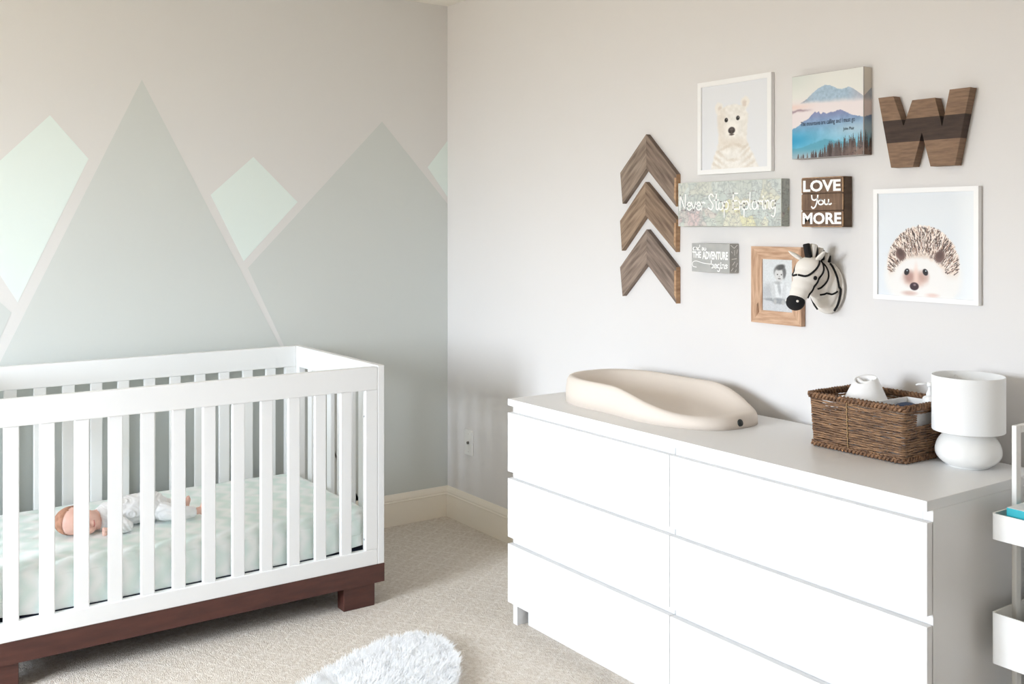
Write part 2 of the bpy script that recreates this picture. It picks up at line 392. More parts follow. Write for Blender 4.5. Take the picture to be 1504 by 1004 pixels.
# mattress with a mint zigzag sheet
def zigzag():
    m = bpy.data.materials.new('mint_zigzag_sheet'); m.use_nodes = True; n = m.node_tree; b = n.nodes['Principled BSDF']; L = n.links.new
    N = lambda t: n.nodes.new(t)
    def mth(op, a, bb=None):
        k = N('ShaderNodeMath'); k.operation = op
        for i, v in enumerate((a, bb)):
            if v is None: continue
            if isinstance(v, (int, float)): k.inputs[i].default_value = v
            else: L(v, k.inputs[i])
        return k.outputs[0]
    t = N('ShaderNodeTexCoord'); sp = N('ShaderNodeSeparateXYZ'); L(t.outputs['Object'], sp.inputs[0])
    wob = N('ShaderNodeTexNoise'); wob.inputs['Scale'].default_value = 6; L(t.outputs['Object'], wob.inputs['Vector'])
    s = mth('SUBTRACT', sp.outputs['X'], sp.outputs['Z'])
    tri = mth('ABSOLUTE', mth('SUBTRACT', mth('FRACT', mth('DIVIDE', s, .11)), .5))
    q = mth('DIVIDE', mth('ADD', mth('ADD', sp.outputs['Y'], mth('MULTIPLY', tri, .08)), mth('MULTIPLY', wob.outputs['Fac'], .07)), .085)
    st = mth('ABSOLUTE', mth('SUBTRACT', mth('FRACT', q), .5))
    r = N('ShaderNodeValToRGB'); r.color_ramp.elements[0].position = .08; r.color_ramp.elements[1].position = .42
    r.color_ramp.elements[0].color = rgba((228, 242, 239)); r.color_ramp.elements[1].color = rgba((245, 250, 250))
    L(st, r.inputs[0]); L(r.outputs[0], b.inputs['Base Color']); b.inputs['Roughness'].default_value = .9; b.inputs['Specular IOR Level'].default_value = .15
    return m
MZ0, MZ1 = .2065, .352
bm = bmesh.new(); bmesh.ops.create_cube(bm, size=1)
bmesh.ops.subdivide_edges(bm, edges=bm.edges, cuts=63, use_grid_fill=True)
mx0, mx1, my0, my1 = XB+TP+.004, XF-TP-.004, YL+TE+.006, YR-TE-.006
for v in bm.verts:
    x, y, z = v.co*2; hx, hy, hz = (mx1-mx0)/2, (my1-my0)/2, (MZ1-MZ0)/2; rr = .042 if z > 0 else .004
    p = Vector((x*hx, y*hy, z*hz)); c = Vector((max(-hx+rr, min(hx-rr, p.x)), max(-hy+rr, min(hy-rr, p.y)), max(-hz+rr, min(hz-rr, p.z))))
    d = p-c; f = max(abs(d.x), abs(d.y), abs(d.z))
    if f > 1e-6: p = c+d.normalized()*f if d.length > f else p
    q = Vector((p.x*1.3, p.y*1.0, p.z*2))
    dz = .003*mnoise.noise(q*6)+.002*mnoise.noise(q*14)-.002
    if z > -.9: p.z += dz*(1 if z > .5 else .3)
    if x > .9 and z < .97: p.x -= .006*(.5+.5*math.sin(2*math.pi*(p.y/.098+.9*p.z*abs(p.z)*40+.25*mnoise.noise(Vector((0, p.y*9, 0))))))*max(0, 1-z*z)
    if z < -.3 and x > .8: p.z += .016*max(0, (abs(y)-.72)/.28)*(-z)
    v.co = p+Vector(((mx0+mx1)/2, (my0+my1)/2, (MZ0+MZ1)/2))
mattress = centre(obj('mattress', bm, zigzag(), smooth=True))
tag(mattress, 'crib mattress in a mint and white zigzag fitted sheet', 'mattress')

# ------------------------------------------------------------------ the baby asleep on the mattress
M_SKIN = mat('baby_skin', (228, 182, 167), .55, var=(236, 196, 182), vscale=30)
M_SUIT = mat('white_sleepsuit_cotton', (238, 238, 240), .9, bump=(90, .15))
M_HAIR = mat('baby_hair', (150, 106, 82), .8, var=(182, 134, 110), vscale=60)
bm = bmesh.new()
hc = Vector((.548, -1.776, .399))
ellipsoid(bm, hc+Vector((-.004, -.012, .001)), (.054, .056, .046), u=32, v=24)      # cranium
ellipsoid(bm, hc+Vector((.018, .022, -.003)), (.038, .046, .038))                   # face
ellipsoid(bm, hc+Vector((.030, .032, -.024)), (.022, .022, .019))                   # lower cheek
ellipsoid(bm, hc+Vector((.030, .030, .014)), (.021, .022, .018))                    # upper cheek
ellipsoid(bm, hc+Vector((.036, .056, -.008)), (.014, .012, .013))                   # chin
capsule(bm, hc+Vector((.050, .004, -.005)), hc+Vector((.060, .022, -.006)), .0045, .0070, 10, 4)   # nose
ellipsoid(bm, hc+Vector((.052, .040, -.0045)), (.006, .0035, .010))                 # lips
ellipsoid(bm, hc+Vector((.052, .046, -.0055)), (.0055, .0035, .009))
for dz in (-.021, .014): ellipsoid(bm, hc+Vector((.0455, .004, dz)), (.008, .0065, .0095))         # closed eyelids
ellipsoid(bm, hc+Vector((-.012, .012, .043)), (.012, .015, .006), Matrix.Rotation(.25, 3, 'Y'))    # ear
capsule(bm, hc+Vector((0, .03, -.008)), (.535, -1.69, .388), .032, .036)            # neck
SH, MID, HIP = (.53, -1.672, .394), (.525, -1.605, .401), (.522, -1.525, .401)
SEG = [(SH, MID, .043, .047), (MID, HIP, .047, .049)]
LIMB = [((.565, -1.662, .388), (.614, -1.632, .3725), .021, .017), ((.614, -1.632, .3725), (.624, -1.676, .3705), .017, .0125),
        ((.492, -1.662, .388), (.452, -1.70, .374), .021, .017), ((.452, -1.70, .374), (.47, -1.752, .3705), .017, .0125),
        ((.545, -1.512, .392), (.588, -1.468, .384), .030, .024), ((.588, -1.468, .384), (.583, -1.405, .3755), .023, .017),
        ((.497, -1.512, .392), (.455, -1.468, .384), .030, .024), ((.455, -1.468, .384), (.492, -1.435, .3765), .023, .017)]
for a, b, ra, rb in SEG+LIMB: capsule(bm, a, b, ra-.004, rb-.004)
def fist(bm, wx, wy, wz, sx):
    """palm with four curled fingers and a thumb; points toward -y"""
    ellipsoid(bm, (wx, wy-.016, wz), (.0095, .013, .0115), u=16, v=12); capsule(bm, (wx, wy+.006, wz), (wx, wy-.012, wz), .0085, .009)
    for k, (ln) in enumerate((.0095, .0108, .0102, .008)):
        zz = wz+.0105-.0068*k
        p0 = (wx-sx*.002, wy-.024, zz); p1 = (wx+sx*.006, wy-.026-ln*.45, zz); p2 = (wx+sx*.0125, wy-.026, zz); p3 = (wx+sx*.0105, wy-.018, zz)
        capsule(bm, p0, p1, .0036, .0034, 8, 4); capsule(bm, p1, p2, .0034, .0032, 8, 4); capsule(bm, p2, p3, .0032, .003, 8, 4)
    capsule(bm, (wx+sx*.004, wy-.008, wz+.009), (wx+sx*.012, wy-.016, wz+.0105), .0042, .0038, 8, 4)
    capsule(bm, (wx+sx*.012, wy-.016, wz+.0105), (wx+sx*.0145, wy-.0245, wz+.006), .0038, .0032, 8, 4)
fist(bm, .625, -1.682, .3695, 1); fist(bm, .472, -1.757, .3695, -1)
def foot(bm, ax, ay, az, s):
    capsule(bm, (ax, ay, az), (ax, ay+.030, az+.003), .0125, .0125)
    ellipsoid(bm, (ax, ay+.036, az-.003), (.012, .012, .012))
    capsule(bm, (ax, ay+.036, az+.002), (ax-s*.002, ay+.042, az+.022), .0115, .0105)
    for k in range(5): ellipsoid(bm, (ax-.0105+.0052*k, ay+.044, az+.033-abs(k-(1 if s > 0 else 3))*.0016), (.0034 if k != (0 if s < 0 else 4) else .004, .0042, .0052), u=10, v=8)
foot(bm, .583, -1.402, .3745, 1); foot(bm, .492, -1.432, .3745, -1)
body = remesh(bm, .0021, 2)
person = centre(obj('person', body, M_SKIN, smooth=True))
tag(person, 'sleeping newborn baby in white sleepsuit lying on the mint crib mattress', 'person')
bm = bmesh.new()
for a, b, ra, rb in SEG+LIMB: capsule(bm, a, b, ra+.0035, rb+.0025)
ellipsoid(bm, (.522, -1.545, .405), (.058, .058, .050)); ellipsoid(bm, (.528, -1.655, .399), (.053, .032, .044))
tube(bm, [(.541, -1.708, .390), (.538, -1.69, .391)], [.037, .042], 20)
for a, b, r in (((.624, -1.672, .3705), (.6248, -1.680, .3703), .0142), ((.583, -1.406, .3755), (.583, -1.394, .3758), .0188), ((.468, -1.748, .3705), (.4705, -1.755, .3703), .0142), ((.492, -1.436, .3765), (.492, -1.424, .3765), .0188)):
    tube(bm, [a, b], r, 16)
suit = remesh(bm, .0028, 2)
for v in suit.verts:
    p = v.co
    w_ = mnoise.noise(Vector((p.x*26, p.y*60+8*mnoise.noise(p*20), p.z*26)))+.6*mnoise.noise(Vector((p.x*40, p.y*40, p.z*70)))
    v.co = p+v.normal*(.0034*w_)
    if v.co.z < MZ1-.002: v.co.z = MZ1-.002
obj('sleepsuit', suit, M_SUIT, person, True)
# hair cap follows the cranium
bm = bmesh.new(); ellipsoid(bm, hc+Vector((-.0045, -.0125, .001)), (.0555, .0575, .0472), u=40, v=28)
dl = []
for v in bm.verts:
    d = v.co-hc; lim = .018 if d.z > .0 else .012
    if d.x > .006-.9*(d.y+.015)+.012*mnoise.noise(v.co*130): dl.append(v)
bmesh.ops.delete(bm, geom=dl, context='VERTS')
obj('hair', bm, M_HAIR, person, True)
M_LIP = mat('lip', (190, 112, 104), .5); M_LASH = mat('eyelash', (110, 72, 60), .7)
bm = bmesh.new(); tube(bm, catmull([hc+Vector(p) for p in ((.050, .043, .006), (.0568, .0432, 0), (.0585, .0434, -.005), (.0565, .0432, -.011), (.050, .043, -.016))], 5), .0016, 8); obj('mouth', bm, M_LIP, person, True)
for dz in (-.021, .014):
    bm = bmesh.new(); tube(bm, catmull([hc+Vector(p) for p in ((.0475, .008, dz-.008), (.0535, .0092, dz-.002), (.0535, .0092, dz+.002), (.0475, .008, dz+.008))], 5), .0009, 6); obj('eyelid_line', bm, M_LASH, person, True)

# ------------------------------------------------------------------ dresser
DX0, DX1, DYF, DYB = 1.2616, 2.8616, -.524, -.044
M_DR = mat('dresser_white', (228, 228, 228), .38)
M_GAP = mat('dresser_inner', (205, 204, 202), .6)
dr = thing('dresser', 'long white six drawer dresser against the gallery wall', 'dresser', ((DX0+DX1)/2, (DYF+DYB)/2, 0))
boxo('top_panel', (DX0, DX1, DYF, DYB, .759, .782), M_DR, dr, .0012)
for x0 in (DX0, DX1-.025): boxo('side_panel', (x0, x0+.025, DYF+.023, DYB, 0, .759), M_DR, dr, .001)
boxo('divider', ((DX0+DX1)/2-.012, (DX0+DX1)/2+.012, DYF+.05, DYB, .08, .759), M_GAP, dr, .001)
boxo('back_panel', (DX0+.025, DX1-.025, DYB-.008, DYB, .02, .759), M_GAP, dr, .0005)
boxo('plinth', (DX0+.045, DX1-.045, DYF+.055, DYF+.075, 0, .08), M_DR, dr, .001)
XM = (DX0+DX1)/2
for x0, x1 in ((DX0, XM-.001), (XM+.001, DX1)):
    for z0, z1 in ((.5315, .7345), (.3055, .5080), (.0800, .2820)):
        d = boxo('drawer', (x0, x1, DYF, DYF+.0195, z0, z1), M_DR, dr, .0012)
        boxo('finger_rail', (x0+(.0250 if x0 == DX0 else 0), x1-(.0250 if x1 == DX1 else 0), DYF+.0232, DYF+.0365, z1-.01, z1+.0235), M_DR, d, .001)
        boxo('drawer_box', (x0+.035, x1-.035, DYF+.038, DYB-.04, z0+.02, z1-.03), M_GAP, d, .001)

# ------------------------------------------------------------------ wall plate
wp = thing('wall_plate', 'small white wall plate with a dark centre jack near the room corner', 'wall plate', (.195, 0, .322))
boxo('plate', (.160, .230, -.006, 0, .322, .437), mat('plate_white', (236, 236, 234), .4), wp, .002)
bm = bmesh.new(); lathe(bm, [(.0065, 0), (.0065, .008), (.0045, .008), (.0045, .004)], (0, 0, 0), 16, closed_top=True)
bmesh.ops.transform(bm, matrix=Matrix.Translation((.195, -.005, .380)) @ Matrix.Rotation(math.pi/2, 4, 'X'), verts=bm.verts)
obj('jack', bm, mat('jack_metal', (90, 90, 88), .4, metal=.6), wp, True)
for z in (.338, .421):
    bm = bmesh.new(); ellipsoid(bm, (.195, -.006, z), (.0032, .0012, .0032), u=12, v=6); obj('screw', bm, mat('plate_screw', (205, 206, 204), .4), wp, True)

# ------------------------------------------------------------------ gallery wall
def wood(name, a, b, stretch, scale=7, rough=.75): return mat(name, a, rough, var=b, vscale=scale, stretch=stretch, bump=(40, .35))
M_BARN = [wood('barn_wood_%s' % k, c1, c2, st, 5) for k, c1, c2, st in (('grey', (128, 111, 97), (88, 74, 64), (6, 3, 6)), ('brown', (134, 112, 92), (94, 74, 58), (5, 3, 7)), ('dark', (118, 102, 90), (80, 66, 57), (7, 3, 5)))]
M_CUT = wood('fresh_cut_wood', (196, 160, 124), (160, 122, 90), (3, 3, 12), 6)
def skew_wood(name, a, b, ang):
    """grain running along a direction tilted by ang in the XZ plane"""
    m = wood(name, a, b, (1, 1, 1), 1)
    for nd in m.node_tree.nodes:
        if nd.type == 'MAPPING': nd.inputs['Rotation'].default_value = (0, ang, 0); nd.vector_type = 'TEXTURE'; nd.inputs['Scale'].default_value = (.11, .025, .012)
    return m
M_BR = [skew_wood('barn_board_%d' % k, a, b, g) for k, (a, b, g) in enumerate((((160, 143, 128), (108, 92, 80), -.77), ((144, 126, 112), (94, 78, 68), .77), ((166, 143, 121), (112, 91, 74), -.72), ((148, 126, 106), (98, 78, 64), .72), ((158, 140, 126), (106, 90, 80), -.71), ((146, 129, 117), (96, 82, 73), .71)))]
CH = [((1.415, 1.711), (1.571, 1.560), (1.569, 1.447), (1.417, 1.587), (1.286, 1.462), (1.273, 1.577)),
      ((1.411, 1.539), (1.570, 1.402), (1.568, 1.288), (1.412, 1.417), (1.282, 1.287), (1.272, 1.398)),
      ((1.418, 1.367), (1.570, 1.235), (1.570, 1.108), (1.418, 1.243), (1.286, 1.118), (1.272, 1.225))]
CHL = ('weathered wood chevron, topmost of the three beside the map canvas', 'weathered wood chevron, middle one of the three stacked arrows', 'weathered wood chevron, lowest of the three stacked arrows')
for k, (A, Rt, Rb, I, Lb, Lt) in enumerate(CH):
    t = thing('wood_chevron', CHL[k], 'wall decor', (A[0], 0, Lb[1]), 'wooden chevrons on the gallery wall')
    for j, pts in enumerate(((A, I, Lb, Lt), (A, Rt, Rb, I))):
        bm = bmesh.new(); fs = prism_xz(bm, pts, -.021, -.001)
        if j == 1:
            for f in fs:
                xs = [v.co.x for v in f.verts]
                if min(xs) > 1.54: f.material_index = 1
        o = obj('board', bm, [M_BR[2*k+j], M_CUT], t)
        if j == 1:   # pale bare strip left along the cut end
            bm = bmesh.new(); prism_xz(bm, [(Rt[0]-.010, Rt[1]-.012), (Rt[0]-.0008, Rt[1]-.012), (Rb[0]-.0008, Rb[1]+.012), (Rb[0]-.010, Rb[1]+.030)], -.0214, -.0205); obj('bare_edge', bm, M_CUT, o)

M_FRW = mat('white_frame', (240, 240, 240), .45); M_PRINT = vcol_mat('paper_print', .55, .35); M_CANVP = vcol_mat('canvas_print', .85, .2)
def frame(t, xl, xr, zb, zt, dep, fw, m, recess=.006):
    y0 = -dep
    for pts, nm in ((((xl, zt), (xr, zt), (xr-fw, zt-fw), (xl+fw, zt-fw)), 'frame_bar'), (((xl, zb), (xl+fw, zb+fw), (xr-fw, zb+fw), (xr, zb)), 'frame_bar'),
                    (((xl, zb), (xl, zt), (xl+fw, zt-fw), (xl+fw, zb+fw)), 'frame_bar'), (((xr, zb), (xr-fw, zb+fw), (xr-fw, zt-fw), (xr, zt)), 'frame_bar')):
        bm = bmesh.new(); prism_xz(bm, pts, y0, -.001); obj(nm, bm, m, t)
    boxo('backing_board', (xl+fw, xr-fw, y0+recess+.001, -.002, zb+fw, zt-fw), m, t, 0)
# polar bear print
def paint_bear(nx=190, nz=200):
    U, V = UV(nx, nz); img = np.empty((nz, nx, 3)); img[:] = (226, 228, 232)
    f = fbm(U, V, 26, 3)-.5; f2 = fbm(U, V, 60, 9)-.5; Uw = U+.03*f; Vw = V+.03*f2
    hw = np.interp(Vw, [0, .12, .24, .32, .4, .5, .62, .7, .76], [.36, .31, .245, .215, .21, .225, .235, .20, .05])
    cx = np.interp(V, [0, .3, .6], [.5, .475, .47])
    mask = (1-sm(hw-.02, hw+.02, np.abs(Uw-cx)))*(1-sm(.735, .765, Vw+.35*(U-.47)**2))
    fur = np.array((234, 231, 226))+(f*26)[..., None]*np.array((1, 1.05, 1.2))
    for ex, ey in ((.265, .725), (.665, .755)):
        e_ = ell(Uw, Vw, ex, ey, .062, .068, 0, .3); blend(img, e_, (235, 231, 225))
        blend(img, ell(Uw, Vw, ex+(.02 if ex < .4 else -.015), ey-.015, .03, .04, 0, .5)*.8, (212, 200, 190))
    img[:] = img*(1-mask[..., None])+fur*mask[..., None]
    blend(img, ell(U, V, .30, .52, .09, .2, 0, .8)*.35*mask, (214, 200, 184)); blend(img, ell(U, V, .47, .30, .2, .06, 0, .9)*.5*mask, (216, 203, 187))
    blend(img, ell(U, V, .46, .46, .09, .085, 0, .5)*.6, (248, 243, 235))
    for k, (x, y, a, l) in enumerate(((.27, .19, .6, .11), (.24, .12, .6, .12), (.2, .06, .5, .10), (.70, .2, -.6, .11), (.73, .13, -.55, .12), (.77, .06, -.5, .12), (.66, .24, -.6, .08), (.48, .1, 0, .08), (.36, .25, -.3, .08), (.58, .26, .3, .08))):
        blend(img, ell(Uw, Vw, x, y, l, .017, -a, .9)*.42*mask, (196, 182, 164))
    for x, y in ((.38, .575), (.556, .585)): blend(img, ell(U, V, x, y, .026, .026, 0, .25), (36, 32, 30)); blend(img, ell(U, V, x+.006, y+.008, .006, .006, 0, .4), (150, 150, 150))
    blend(img, ell(U, V, .462, .447, .052, .040, 0, .2), (66, 58, 55)); blend(img, ell(U, V, .462, .46, .03, .014, 0, .6)*.6, (120, 110, 106))
    blend(img, ell(U, V, .462, .398, .035, .01, 0, .5), (92, 80, 74)); blend(img, ell(U, V, .462, .42, .006, .03, 0, .5), (92, 80, 74))
    return img
bx = (1.668, 1.990, 1.553, 1.866)
t = thing('framed_print', 'white framed photo print of a fluffy white bear cub', 'framed picture', ((bx[0]+bx[1])/2, 0, bx[2]))
frame(t, *bx, .016, .016, M_FRW); grid_print('print', bx[0]+.016, bx[1]-.016, bx[2]+.016, bx[3]-.016, -.0099, paint_bear(), M_PRINT, t)
# hedgehog print
def paint_hedgehog(nx=280, nz=270):
    U, V = UV(nx, nz); img = np.empty((nz, nx, 3)); img[:] = (221, 226, 231)
    blend(img, sm(.75, 1, U)*.6, (238, 241, 242))  # whitish light reflection painted into the right of the print
    rg = np.random.default_rng(5); f = fbm(U, V, 30, 4)-.5
    cx, cy = .475, .30
    blend(img, ell(U+.02*f, V+.02*f, cx, .20, .40, .34, 0, .12), (233, 232, 230))
    dome = ell(U+.015*f, V+.015*f, cx, cy, .372, .375, 0, .05)*(V > .12)
    blend(img, dome*sm(.14, .32, V), (224, 206, 193))
    for _ in range(4200):                                     # quills radiate from the brow
        th = rg.uniform(-.12, math.pi+.12); rr = math.sqrt(rg.uniform(.14, 1.0)); x0 = cx+.355*rr*math.cos(th); y0 = cy-.02+.385*rr*math.sin(th)
        if y0 < .15 or ((x0-.45)/.30)**2+((y0-.16)/.25)**2 < 1: continue
        a = math.atan2(y0-.05, (x0-cx)*1.0)+rg.normal(0, .22); l = rg.uniform(.012, .036); wd = rg.uniform(.0026, .0046)
        c = [(74, 60, 56), (112, 88, 78), (246, 238, 230), (244, 232, 222), (176, 146, 130), (64, 52, 50), (236, 220, 208)][rg.integers(0, 7)]
        i0, i1 = max(int((y0-.06)*nz), 0), min(int((y0+.06)*nz)+1, nz); j0, j1 = max(int((x0-.06)*nx), 0), min(int((x0+.06)*nx)+1, nx)
        if i1 <= i0 or j1 <= j0: continue
        sub = img[i0:i1, j0:j1]; u, v = U[i0:i1, j0:j1]-x0, V[i0:i1, j0:j1]-y0
        s = u*math.cos(a)+v*math.sin(a); d = np.abs(-u*math.sin(a)+v*math.cos(a))
        blend(sub, (1-sm(wd*.5, wd*1.3, d))*(1-sm(l*.8, l, np.abs(s)))*.9, c)
    face = ell(U+.03*f, V+.03*f, (.44), .14, .285, .25, 0, .14); blend(img, face, (234, 232, 230))
    blend(img, ell(U, V, .45, .40, .25, .03, 0, .8)*.35, (200, 180, 166))
    for x, y, a in ((.245, .405, .5), (.655, .39, -.5)): blend(img, ell(U, V, x, y, .048, .06, a, .3), (112, 88, 82)); blend(img, ell(U, V, x, y+.015, .028, .035, a, .6)*.8, (86, 66, 62))
    blend(img, ell(U+.03*f, V, .40, .17, .12, .075, 0, .5)*.8, (206, 170, 158)); blend(img, ell(U, V, .335, .19, .05, .055, 0, .6)*.6, (150, 112, 104)); blend(img, ell(U, V, .49, .2, .05, .05, 0, .6)*.5, (168, 130, 120))
    blend(img, ell(U, V, .41, .2, .022, .1, 0, .8)*.7, (232, 205, 194))
    for x, y, a in ((.312, .235, .5), (.508, .238, -.5)):
        blend(img, ell(U, V, x, y, .026, .033, -a, .2), (34, 30, 34)); blend(img, ell(U, V, x+.004, y+.012, .006, .006, 0, .4), (190, 205, 215))
    blend(img, ell(U, V, .392, .098, .047, .038, 0, .15), (60, 42, 50)); blend(img, ell(U, V, .396, .112, .014, .01, 0, .6)*.8, (150, 130, 136))
    blend(img, ell(U, V, .34, .03, .07, .02, 0, .7)*.6, (190, 150, 140)); blend(img, ell(U, V, .58, .02, .06, .018, 0, .7)*.6, (214, 180, 170))
    return img
hx = (2.364, 2.681, 1.172, 1.484)
t = thing('framed_print', 'white framed photo print of a spiky hedgehog', 'framed picture', ((hx[0]+hx[1])/2, 0, hx[2]))
frame(t, *hx, .017, .013, M_FRW); grid_print('print', hx[0]+.013, hx[1]-.013, hx[2]+.013, hx[3]-.013, -.0109, paint_hedgehog(), M_PRINT, t)
# mountain canvas
def paint_peaks(nx=230, nz=230):
    U, V = UV(nx, nz); img = np.empty((nz, nx, 3)); f = fbm(U, V, 12, 2)-.5; g = fbm(U, V, 40, 6)-.5
    img[:] = (228, 228, 223); blend(img, (1-sm(0, .5, U))*sm(.7, 1, V)*.6, (206, 214, 208))
    blend(img, 1-sm(.62, .76, V), (233, 224, 225))
    h = np.interp(U, [0, .1, .2, .3, .38, .48, .55, .65, .72, .8, .88, 1], [.60, .66, .70, .77, .82, .853, .84, .79, .775, .795, .76, .67])+.012*g
    m_ = (V < h)*sm(.60+.06*(1-U), .70-.0*U, V+.03*f); snow = np.array((168, 190, 208))+(g*34)[..., None]
    img[:] = img*(1-m_[..., None])+snow*m_[..., None]
    blend(img, m_*(1-sm(.0, .35, U))*(g+.35 > .3), (142, 128, 134)); blend(img, m_*sm(.75, 1, U)*.5, (190, 172, 178))
    blend(img, (1-sm(0, .45, U))*np.exp(-((V-.625)/.035)**2)*.7, (232, 206, 196)); blend(img, (1-sm(.1, .35, U))*np.exp(-((V-.575+.03*f)/.014)**2)*.8, (150, 128, 140))
    h2 = np.interp(U, [0, .08, .16, .24, .3, .34, .36, .39, .42, .45, .5, .56, .6, .68, .76, .84, 1], [.36, .39, .44, .47, .52, .55, .53, .55, .51, .53, .51, .53, .52, .545, .51, .47, .43])+.02*g
    c2 = np.stack([np.interp(V, [.1, .3, .45, .55], [120, 128, 138, 142]), np.interp(V, [.1, .3, .45, .55], [190, 182, 160, 146]), np.interp(V, [.1, .3, .45, .55], [212, 210, 196, 182])], -1)+(f*30)[..., None]
    m2 = sm(-.006, .006, h2-V); img[:] = img*(1-m2[..., None])+c2*m2[..., None]
    blend(img, m2*(1-sm(.0, .5, U))*np.exp(-((V-.22)/.11)**2)*.9, (66, 158, 200)); blend(img, m2*sm(.35, .9, U)*np.exp(-((V-.3)/.1)**2)*.6, (196, 206, 216))
    h3 = np.interp(U, [0, .15, .3, .42, .5, .62, 1], [.12, .13, .17, .2, .215, .18, .12])+.02*g; blend(img, sm(-.01, .01, h3-V)*.75, (96, 158, 180)); blend(img, (1-sm(.0, .13, V))*.7, (186, 192, 196))
    rg = np.random.default_rng(3)
    for _ in range(90):
        x = rg.uniform(0, 1); top = np.interp(x, [0, .2, .25, .4, .5, .62, .68, .85, 1], [.06, .07, .09, .10, .17, .2, .2, .25, .30])*rg.uniform(.72, 1.1); wd = top*.11+.006
        if x < .45 and rg.random() < .45: continue
        hh = (top-V)/top; m3 = ((np.abs(U-x)+.004*g) < wd*np.clip(hh, 0, 1)*(.65+.5*((V*70) % 1)))*(V < top)
        k_ = rg.integers(-14, 22); blend(img, m3*.92, (96+k_, 86+k_, 84+k_))
    blend(img, sm(.55, 1, U)*(1-sm(.05, .16, V))*(g > -.05)*.6, (156, 130, 118))
    return img
cx_ = (2.090, 2.347, 1.583, 1.836); CD = .037
t = thing('wall_canvas', 'square canvas print of blue misty mountains with a quotation', 'canvas print', ((cx_[0]+cx_[1])/2, 0, cx_[2]))
M_CSIDE = mat('canvas_edge_peaks', (176, 170, 168), .85)
boxo('stretched_canvas', (cx_[0], cx_[1], -CD, -.001, cx_[2], cx_[3]), M_CSIDE, t, .0015)
pk = paint_peaks(); grid_print('print', cx_[0]+.0012, cx_[1]-.0012, cx_[2]+.0012, cx_[3]-.0012, -CD-.0003, pk, M_CANVP, t)
# the print wraps round the right edge
def side_print(name, x, ydep, zb, zt, strip, t):
    o = grid_print(name, 0, ydep, zb, zt, 0, strip, M_CANVP, None); me = o.data; n = len(me.vertices); co = np.empty(n*3); me.vertices.foreach_get('co', co); co = co.reshape(-1, 3)
    co = np.stack([np.full(n, x+.0003), -ydep+co[:, 0], co[:, 2]], 1); me.vertices.foreach_set('co', co.ravel()); me.update()
    og = origin(t); me.transform(Matrix.Translation(-og)); o.parent = t; return o
side_print('edge_print', cx_[1], CD-.002, cx_[2]+.0012, cx_[3]-.0012, pk[:, ::-1][:, :34]*np.array((.93, .90, .87)), t)  # tint darkens the wrapped strip, shade on this side put into the colour
M_INK = mat('dark_ink', (52, 60, 74), .8)
text_part('lettering', 'The mountains are calling and I must go', 2.124, 2.318, 1.677, 1.695, -CD-.0006, M_INK, t)
text_part('lettering', 'John Muir', 2.278, 2.316, 1.655, 1.667, -CD-.0006, M_INK, t)
# map canvas
def paint_map(nx=330, nz=106):
    U, V = UV(nx, nz); A = 3.1; rg = np.random.default_rng(11); img = np.empty((nz, nx, 3)); f = fbm(U, V/A, 9, 21)-.5; g = fbm(U, V/A, 30, 5)-.5
    u, v = U*A+.25*f+.06*g, V+.25*(fbm(U, V/A, 9, 33)-.5)+.06*g
    n = 60; P = np.stack([rg.uniform(0, A, n), rg.uniform(0, 1, n)], 1)
    d = np.hypot(u[..., None]-P[:, 0], v[..., None]-P[:, 1]); idx = d.argsort(-1)[..., :2]; dd = np.take_along_axis(d, idx, -1); near = idx[..., 0]; edge = dd[..., 1]-dd[..., 0]
    pal = np.zeros((n, 3))
    for i in range(n):
        x, y = P[i, 0]/A, P[i, 1]
        if x < .42 and y < .42: pal[i] = [(226, 196, 196), (216, 206, 200), (222, 182, 186), (206, 214, 204)][rg.integers(0, 4)]
        elif .40 < x < .92 and y < .72: pal[i] = [(233, 228, 178), (226, 222, 200), (208, 216, 200), (232, 230, 206), (200, 212, 208)][rg.integers(0, 5)]
        else: pal[i] = [(208, 217, 214), (212, 220, 216), (204, 212, 206), (216, 218, 206)][rg.integers(0, 4)]
    pal = pal*.62+np.array((219, 222, 216))*.38; img[:] = pal[near]+(g*22)[..., None]
    land = np.array([(P[i, 1] < .5 or .4 < P[i, 0]/A < .9) for i in range(n)])[near]
    blend(img, (1-sm(.006, .03, edge))*np.where(land, .24, .10), (150, 152, 152))
    for k in range(5): blend(img, (1-sm(.004, .02, np.abs((fbm(U, V/A, 7, 50+k*7)-.5))))*.3, (150, 158, 162))
    for _ in range(240):
        x, y = rg.uniform(0, 1), rg.uniform(0, .8); w_ = rg.uniform(.004, .016); blend(img, ((np.abs(U-x) < w_) & (np.abs(V-y) < .008))*.35, (140, 130, 132))
    return img
mx_ = (1.596, 2.049, 1.378, 1.527); MD = .037
t = thing('wall_canvas', 'wide pale map canvas with white handwritten lettering', 'canvas print', ((mx_[0]+mx_[1])/2, 0, mx_[2]))
mp_ = paint_map()*.95; boxo('stretched_canvas', (mx_[0], mx_[1], -MD, -.001, mx_[2], mx_[3]), mat('canvas_edge_map', (196, 200, 190), .85), t, .0015)
grid_print('print', mx_[0]+.0012, mx_[1]-.0012, mx_[2]+.0012, mx_[3]-.0012, -MD-.0003, mp_, M_CANVP, t)
side_print('edge_print', mx_[1], MD-.002, mx_[2]+.0012, mx_[3]-.0012, mp_[:, 120:150]*.93, t)  # map strip darkened: shade of the side face painted into its colour
M_WINK = mat('white_ink', (250, 250, 248), .7)
bm = bmesh.new(); script(bm, 'Never Stop Exploring', 1.606, 2.030, 1.433, 1.486, .0046, -MD-.0006); obj('lettering', bm, M_WINK, t)
